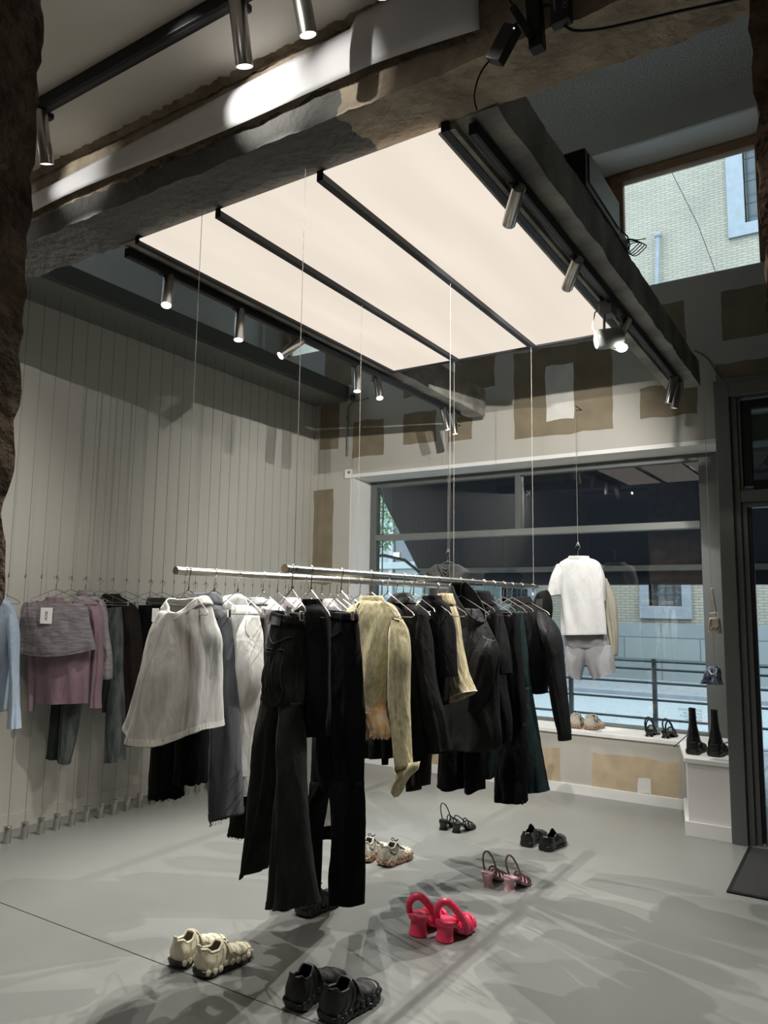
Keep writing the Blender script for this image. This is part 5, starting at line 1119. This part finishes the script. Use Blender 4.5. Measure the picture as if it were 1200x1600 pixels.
MB().tube([onface(838, 10, 1.91), onface(865, 8, 1.91)], .004).build('pin', m_black, o)
o, a, b = facebox(878, 38, 874, -40, .058, .035, m_blackp, 'power_strip', 'black power strip fixed at the top of the cross beam', 'power strip')
MB().tube([onface(866, -10, 1.90), onface(867, 17, 1.90)], .003).build('slot', m_frameh, o)
def lettering(body, size, m, parent, mw, name='lettering', ext=.0004, ax='CENTER'):
    cu = bpy.data.curves.new(name, 'FONT'); cu.body = body; cu.size = size; cu.extrude = ext; cu.align_x = ax; cu.align_y = 'CENTER'
    to = bpy.data.objects.new(name, cu); COL.objects.link(to); me = bpy.data.meshes.new_from_object(to); bpy.data.objects.remove(to)
    me.materials.clear(); me.materials.append(m); no = bpy.data.objects.new(name, me); COL.objects.link(no)
    if parent:
        no.parent = parent
        org = Vector(parent.get('org_v', (0, 0, 0))); mw = Matrix.Translation(-org) @ mw
    no.matrix_local = mw; return no
Mf = Matrix((Vector((0, 0, 1)), Vector((-1, 0, 0)), Vector((0, -1, 0)))).transposed().to_4x4(); Mf.translation = onface(883, 3, 1.90)
lettering('CKX', .018, m_frameh, o, Mf)
pts = [onface(770, 178, 1.955), onface(745, 172, 1.955), onface(741, 150, 1.94), onface(748, 120, 1.93), onface(762, 98, 1.92), onface(772, 92, 1.92)]
o = MB().tube([catmull(pts[1:], k / 30) for k in range(31)], .0028, 6).build('power_cable', mat('matt black cable', (.004, .004, .004), 1, spec=0)); tag(o, 'thin black cable dropping from the adapter over the beam', 'cable')
pts = [onface(882, 40), onface(900, 48), onface(940, 45), onface(1000, 32, 1.92), onface(1060, 18, 1.92), onface(1130, 3, 1.92), onface(1200, -12, 1.92)]
o = MB().tube([catmull(pts, k / 40) for k in range(41)], .004, 6).build('power_cable', m_black); tag(o, 'thick black cable running along the top of the cross beam', 'cable')
pts = [onface(800, -20), onface(797, 0), onface(806, 14), onface(812, 30), onface(803, 40)]
o = MB().tube([catmull(pts, k / 20) for k in range(21)], .0035, 6).build('power_cable', m_black); tag(o, 'short black looped cable above the power adapter', 'cable')
# amplifier box and cable coil on the right beam
ab = thing('amplifier', 'black amplifier box standing on the right concrete beam', 'box', (-1.02, 3.4, 3.385))
box(-1.10, -.955, 3.16, 3.72, 3.385, 3.57).build('case', m_blackp, ab, bevel=.006)
box(-.955, -.948, 3.2, 3.70, 3.42, 3.56).build('side_plate', m_frame, ab)
box(-1.05, -.96, 3.72, 3.92, 3.385, 3.45).build('connector', m_black, ab, bevel=.004)
MB().tube([Vector((-.97, 3.74, 3.45)), Vector((-.94, 3.82, 3.43)), Vector((-.945, 3.88, 3.41)), Vector((-.97, 3.92, 3.39))], .004).build('plug_lead', m_black, ab)
mb = MB()
CC = onx(985, 383, -.95)
for k in range(4): mb.tube([CC + Vector((.045 * cos(a) + .008 * k, .02 * k + .02 * sin(a * 2), .035 * sin(a))) for a in [2*pi*q/22 for q in range(22)]], .0028, 6, closed=True)
mb.tube([CC + Vector((-.02, 0, .035)), CC + Vector((.03, .03, .035)), CC + Vector((.07, .05, .04))], .0028, 6)
o = mb.build('cable_coil', m_black); tag(o, 'coil of black cable resting on the right beam', 'cable')
pts = [ony(1085, 548, 6.15), ony(1105, 560, 6.17), ony(1125, 590, 6.175), ony(1155, 625, 6.175)]
o = MB().tube([catmull(pts, k / 20) for k in range(21)], .006, 6).build('wall_cable', m_card); tag(o, 'brown cable drooping down the wall from the right beam end', 'cable')
pts = [ony(1110, 682, 6.17), ony(1118, 676, 6.15), ony(1120, 668, 6.17)]
# camera, conduit and switches by the left corner
cmn = thing('security_camera', 'small dark dome security camera at the left soffit end', 'camera', ony(551, 621, 6.12))
MB().lathe([(.03, .025), (.032, .0), (.024, -.025), (.01, -.034)], 20, ony(551, 621, 6.12)).build('housing', m_blackp, cmn)
MB().ell(ony(551, 622, 6.085), (.009, .006, .009)).build('lens', m_frameh, cmn)
a = ony(543, 634, 6.16); b = ony(543, 712, 6.16)
cdp = MB().tube([ony(575, 622, 6.165), ony(552, 628, 6.165), ony(544, 636, 6.165), b], .009, 10).build('conduit', m_frameh); tag(cdp, 'grey conduit pipe running down the window wall corner', 'pipe')
for v in (652, 700): MB().tube([ony(543, v - 2, 6.165), ony(543, v + 2, 6.165)], .013, 10).build('clip', m_frame, cdp)
sw = box(ony(541, 740, WY).x, ony(551, 740, WY).x, WY - .03, WY, ony(545, 748, WY).z, ony(545, 734, WY).z).build('wall_switch', m_white, bevel=.003); tag(sw, 'small white switch box left of the shop window', 'switch')
p0 = ony(545, 738, WY - .032); MB().box(p0.x - .015, p0.x + .015, WY - .034, WY - .03, p0.z - .012, p0.z + .012).build('rocker', m_frameh, sw)
o = MB().box(-4.36, -4.325, WY + .06, WY + .14, 2.56, 2.74).build('blind_bracket', m_white, bevel=.003); tag(o, 'white blind bracket in the window reveal', 'bracket')
#=EXTERIOR
struct('ground_street', MB().box(-60, 40, 9.6, 14.6, -.25, -.12), m_road, 'pale asphalt street outside the shop').name = 'floor_street'
struct('ground_pavement', MB().box(-60, 40, 6.6, 9.6, -.2, -.06).box(-60, 40, 14.6, 17.55, -.25, -.06), brick_mat('paving slabs grey', (.235, .24, .24), (.21, .22, .22), (.13, .14, .145), 1.0, .6, .3, .012), 'pale paved footway outside the shop').name = 'floor_pavement'
struct('kerb', MB().box(-60, 40, 9.55, 9.7, -.13, -.05).box(-60, 40, 14.55, 14.68, -.13, -.05), m_bluestone, 'stone kerb along the street').name = 'trim_kerb'
# railing
rl = thing('street_railing', 'dark metal railing between footway and street', 'railing', (-2, 9.0, -.06))
for z in (.90, .81, .66, .47, .26): MB().tube([(-9, 9.0, z), (4, 9.0, z)], .014, 8).build('rail', m_rail, rl)
for x in (-7.9, -6.93, -5.96, -4.99, -4.0, -3.02, -2.05, -1.08, -.1, .9): MB().box(x - .022, x + .022, 8.975, 9.025, -.06, .93).build('post', m_rail, rl)
# building across the street
bd = thing('stone_building', 'pale yellow brick building across the street with a grey stone base', 'building', (-3, 17.6, -.1))
fw = MB(); holes = [(-4.05, -3.35, 1.55, 2.9), (-1.75, -.2, 9.95, 12.6), (-7.6, -6.9, 1.55, 2.9), (.2, .9, 1.55, 2.9)]
box(-40, 25, 17.5, 18.2, 1.17, 1.5).build('brick_band', m_brickw, bd, smooth=False)
xs = sorted(set([-40, 25] + [h[0] for h in holes] + [h[1] for h in holes]))
for a, b in zip(xs, xs[1:]):
    zc = [(h[2], h[3]) for h in holes if h[0] <= a + 1e-6 and h[1] >= b - 1e-6]; z = 1.5
    for lo, hi in sorted(zc): fw.box(a, b, 17.5, 18.2, z, lo); z = hi
    fw.box(a, b, 17.5, 18.2, z, 14.6)
fw.build('brick_wall', m_brickw, bd, smooth=False)
box(-40, 25, 17.42, 18.2, -.1, 1.17).build('stone_base', m_stone, bd, smooth=False)
for (a, b, c, d) in holes:
    w = MB(); e_ = .20 if d - c < 2 else .35
    w.box(a - e_, a, 17.42, 17.75, c, d); w.box(b, b + e_, 17.42, 17.75, c, d); w.box(a - e_, b + e_, 17.40, 17.75, c - .28, c); w.box(a - e_, b + e_, 17.42, 17.75, d, d + .3)
    o = w.build('window_surround', m_bluestone, bd, smooth=False, bevel=.01)
    MB().box(a, b, 17.95, 17.98, c, d).build('window_pane', m_winD, o)
    g = MB()
    for k in range(1, 4): x = a + (b - a) * k / 4; g.tube([(x, 17.62, c), (x, 17.62, d)], .012, 6)
    for k in range(1, 5): z = c + (d - c) * k / 5; g.tube([(a, 17.62, z), (b, 17.62, z)], .012, 6)
    if d - c < 2: g.tube([((a+b)/2 + .2 * cos(q), 17.6, c + .28 + .15 * sin(q)) for q in [2*pi*k/16 for k in range(16)]], .012, 6, closed=True)
    g.build('window_grille', m_rail, o)
    if d - c > 2:
        MB().lathe([(.16, 0), (.30, .15), (.24, .35), (.33, .5), (.33, .62), (.20, .66)], 20, (b - .35, 17.55, c + .02)).build('stone_urn', m_bluestone, bd)
        MB().lathe([(.13, .66), (.13, 2.1), (.22, 2.2), (.22, 2.4)], 16, (b - .35, 17.62, c + .02)).build('colonnette', m_bluestone, bd)
        box(a + .25, a + .55, 17.84, 17.9, c, d - .2).build('inner_brick', mat('warm brick', (.30, .20, .13), .9), bd)
# pipe and wire on the facade
a = ony(1028, 368, 17.35); b = ony(1026, 470, 17.35); o = MB().tube([a, b], .05, 8).ell(a, (.09, .09, .07)).build('drain_pipe', m_bluestone); o.parent = bd; o.data.transform(Matrix.Translation(-Vector(bd.location)))
a = ony(1050, 270, 17.3); m_ = ony(1090, 350, 17.3); b = ony(1120, 430, 17.3); o = MB().tube([a, m_, b], .010, 6).build('lead_wire', m_black); o.parent = bd; o.data.transform(Matrix.Translation(-Vector(bd.location)))
# awning
aw = thing('awning', 'navy cloth awning sloping out above the shop window', 'awning', (-2.4, 7.2, 2.9))
cl = MB(); x0, x1 = -4.52, 3.0
cl.add([(x0, 6.72, 3.02), (x1, 6.72, 3.02), (x1, 7.9, 1.93), (x0, 7.9, 1.93)], [(0, 1, 2, 3)]).build('canopy', m_navy, aw, solid=.004, smooth=False)
MB().box(x0, x1, 7.88, 7.94, 1.875, 1.935).build('front_bar', m_frameh, aw, bevel=.006)
MB().box(x0, x1, 7.905, 7.91, 1.735, 1.875).build('valance', m_navy, aw)
MB().box(x0, x1, 6.66, 6.74, 2.98, 3.10).build('cassette', m_frame, aw)
pts = [Vector((-4.50, 6.72, 2.02)), ony(600, 868, 6.95), ony(632, 875, 7.5), Vector((-4.50, 7.88, 1.90))]
MB().tube(pts, .018, 8).build('arm', m_rail, aw)
# wall of the shop front above the awning hides the sky
struct('shopfront', MB().box(-4.8, 3, 6.62, 6.9, 2.85, 4.05).box(-14, -4.75, 6.62, 6.72, -.1, 1.0), m_gfac, 'grey green outer front of the shop').name = 'wall_outer'
# neighbour facade at the left
nb_ = thing('glazed_building', 'green grey glazed building across the street, seen left of the awning', 'building', (-9.5, 13, -.1))
MB().box(-14, -7.62, 13.2, 17.3, -.1, 7).build('facade', m_gfac, nb_, smooth=False)
MB().box(-14, -7.55, 13.05, 13.2, 2.22, 2.36).box(-14, -7.55, 13.05, 13.2, 3.6, 3.75).box(-14, -7.55, 13.05, 13.2, .75, .9).build('window_band', m_wband, nb_, bevel=.01)
for k in range(8):
    x = -13.6 + k * .78
    o = MB().box(x + .06, x + .72, 13.14, 13.2, .9, 2.22).build('window_pane', m_curtain, nb_)
    o = MB().box(x + .06, x + .72, 13.14, 13.2, 2.36, 3.6).build('window_pane', m_winD if k % 3 else m_curtain, nb_)
    MB().box(x - .04, x + .05, 13.08, 13.2, .9, 3.6).build('window_post', m_wband if k % 2 else m_wood, nb_)
box(-8.15, -7.95, 13.1, 13.13, 2.42, 2.56).build('notice', f_label, nb_)
# street tree
tr = thing('street_tree', 'leafy green tree seen past the left edge of the awning', 'tree', (-7.3, 11.2, -.1))
MB().tube([(-7.42, 11.2, -.1), (-7.4, 11.2, 1.6), (-7.35, 11.15, 2.9)], [.06, .05, .03], 10).build('trunk', m_bark, tr)
mb = MB(); rnd = random.Random(3)
for i in range(1500):
    th = rnd.random() * 2 * pi; ph = rnd.random() * pi; r = .48 * rnd.random() ** .5
    c = Vector((-7.3 + r * sin(ph) * cos(th), 11.2 + r * sin(ph) * sin(th), 2.95 + 1.2 * r * cos(ph))); a = Vector((rnd.uniform(-1, 1), rnd.uniform(-1, 1), rnd.uniform(-1, 1))).normalized(); b = a.orthogonal().normalized(); s_ = .035
    mb.add([c, c + a * s_ + b * s_ * .5, c + a * s_ * 2, c + a * s_ - b * s_ * .5], [(0, 1, 2, 3)])
mb.build('foliage', m_leaf, tr, smooth=False)
# bicycle rack shape outside the door
o = MB().box(-.9, .6, 9.3, 9.5, .12, .30).build('street_bench', m_black, bevel=.01); tag(o, 'black low street object outside the entrance door', 'bench')
for k in range(4): MB().tube([(-.8 + .16 * k, 9.29, .24), (-.8 + .16 * k, 9.31, .24)], .035, 14).build('round_fitting', m_frameh, o)
for x in (-.8, .5): MB().box(x, x + .08, 9.35, 9.45, -.06, .12).build('foot', m_black, o)
# mirrored window lettering
mt_ = mat('grey window letters', (.16, .19, .19), .6)
def glasstext(body, u, v, size, y, parent, m):
    P = ony(u, v, y); X = Vector((-1, 0, 0)); Z = Vector((0, 0, 1)); N = X.cross(Z)
    Mx = Matrix((X, Z, N)).transposed().to_4x4(); Mx.translation = P
    return lettering(body, size, m, parent, Mx, ext=.0002, ax='LEFT')
for k, s_ in enumerate(('ACNE STUDIOS', 'CAMPERLAB', 'OUR PROJECT', 'VEN STORE')): glasstext(s_, 1097, 1111 + k * 5.3, .026, GY + .004, w1, mt_)
glasstext('K', 829, 771, .075, GY - .012, w1, m_frameh)
for k, h in HP.items():
    if k not in HUSED: bpy.data.objects.remove(h)
for o in bpy.data.objects:
    if 'org_v' in o: del o['org_v']
    if 'pn' in o: del o['pn']
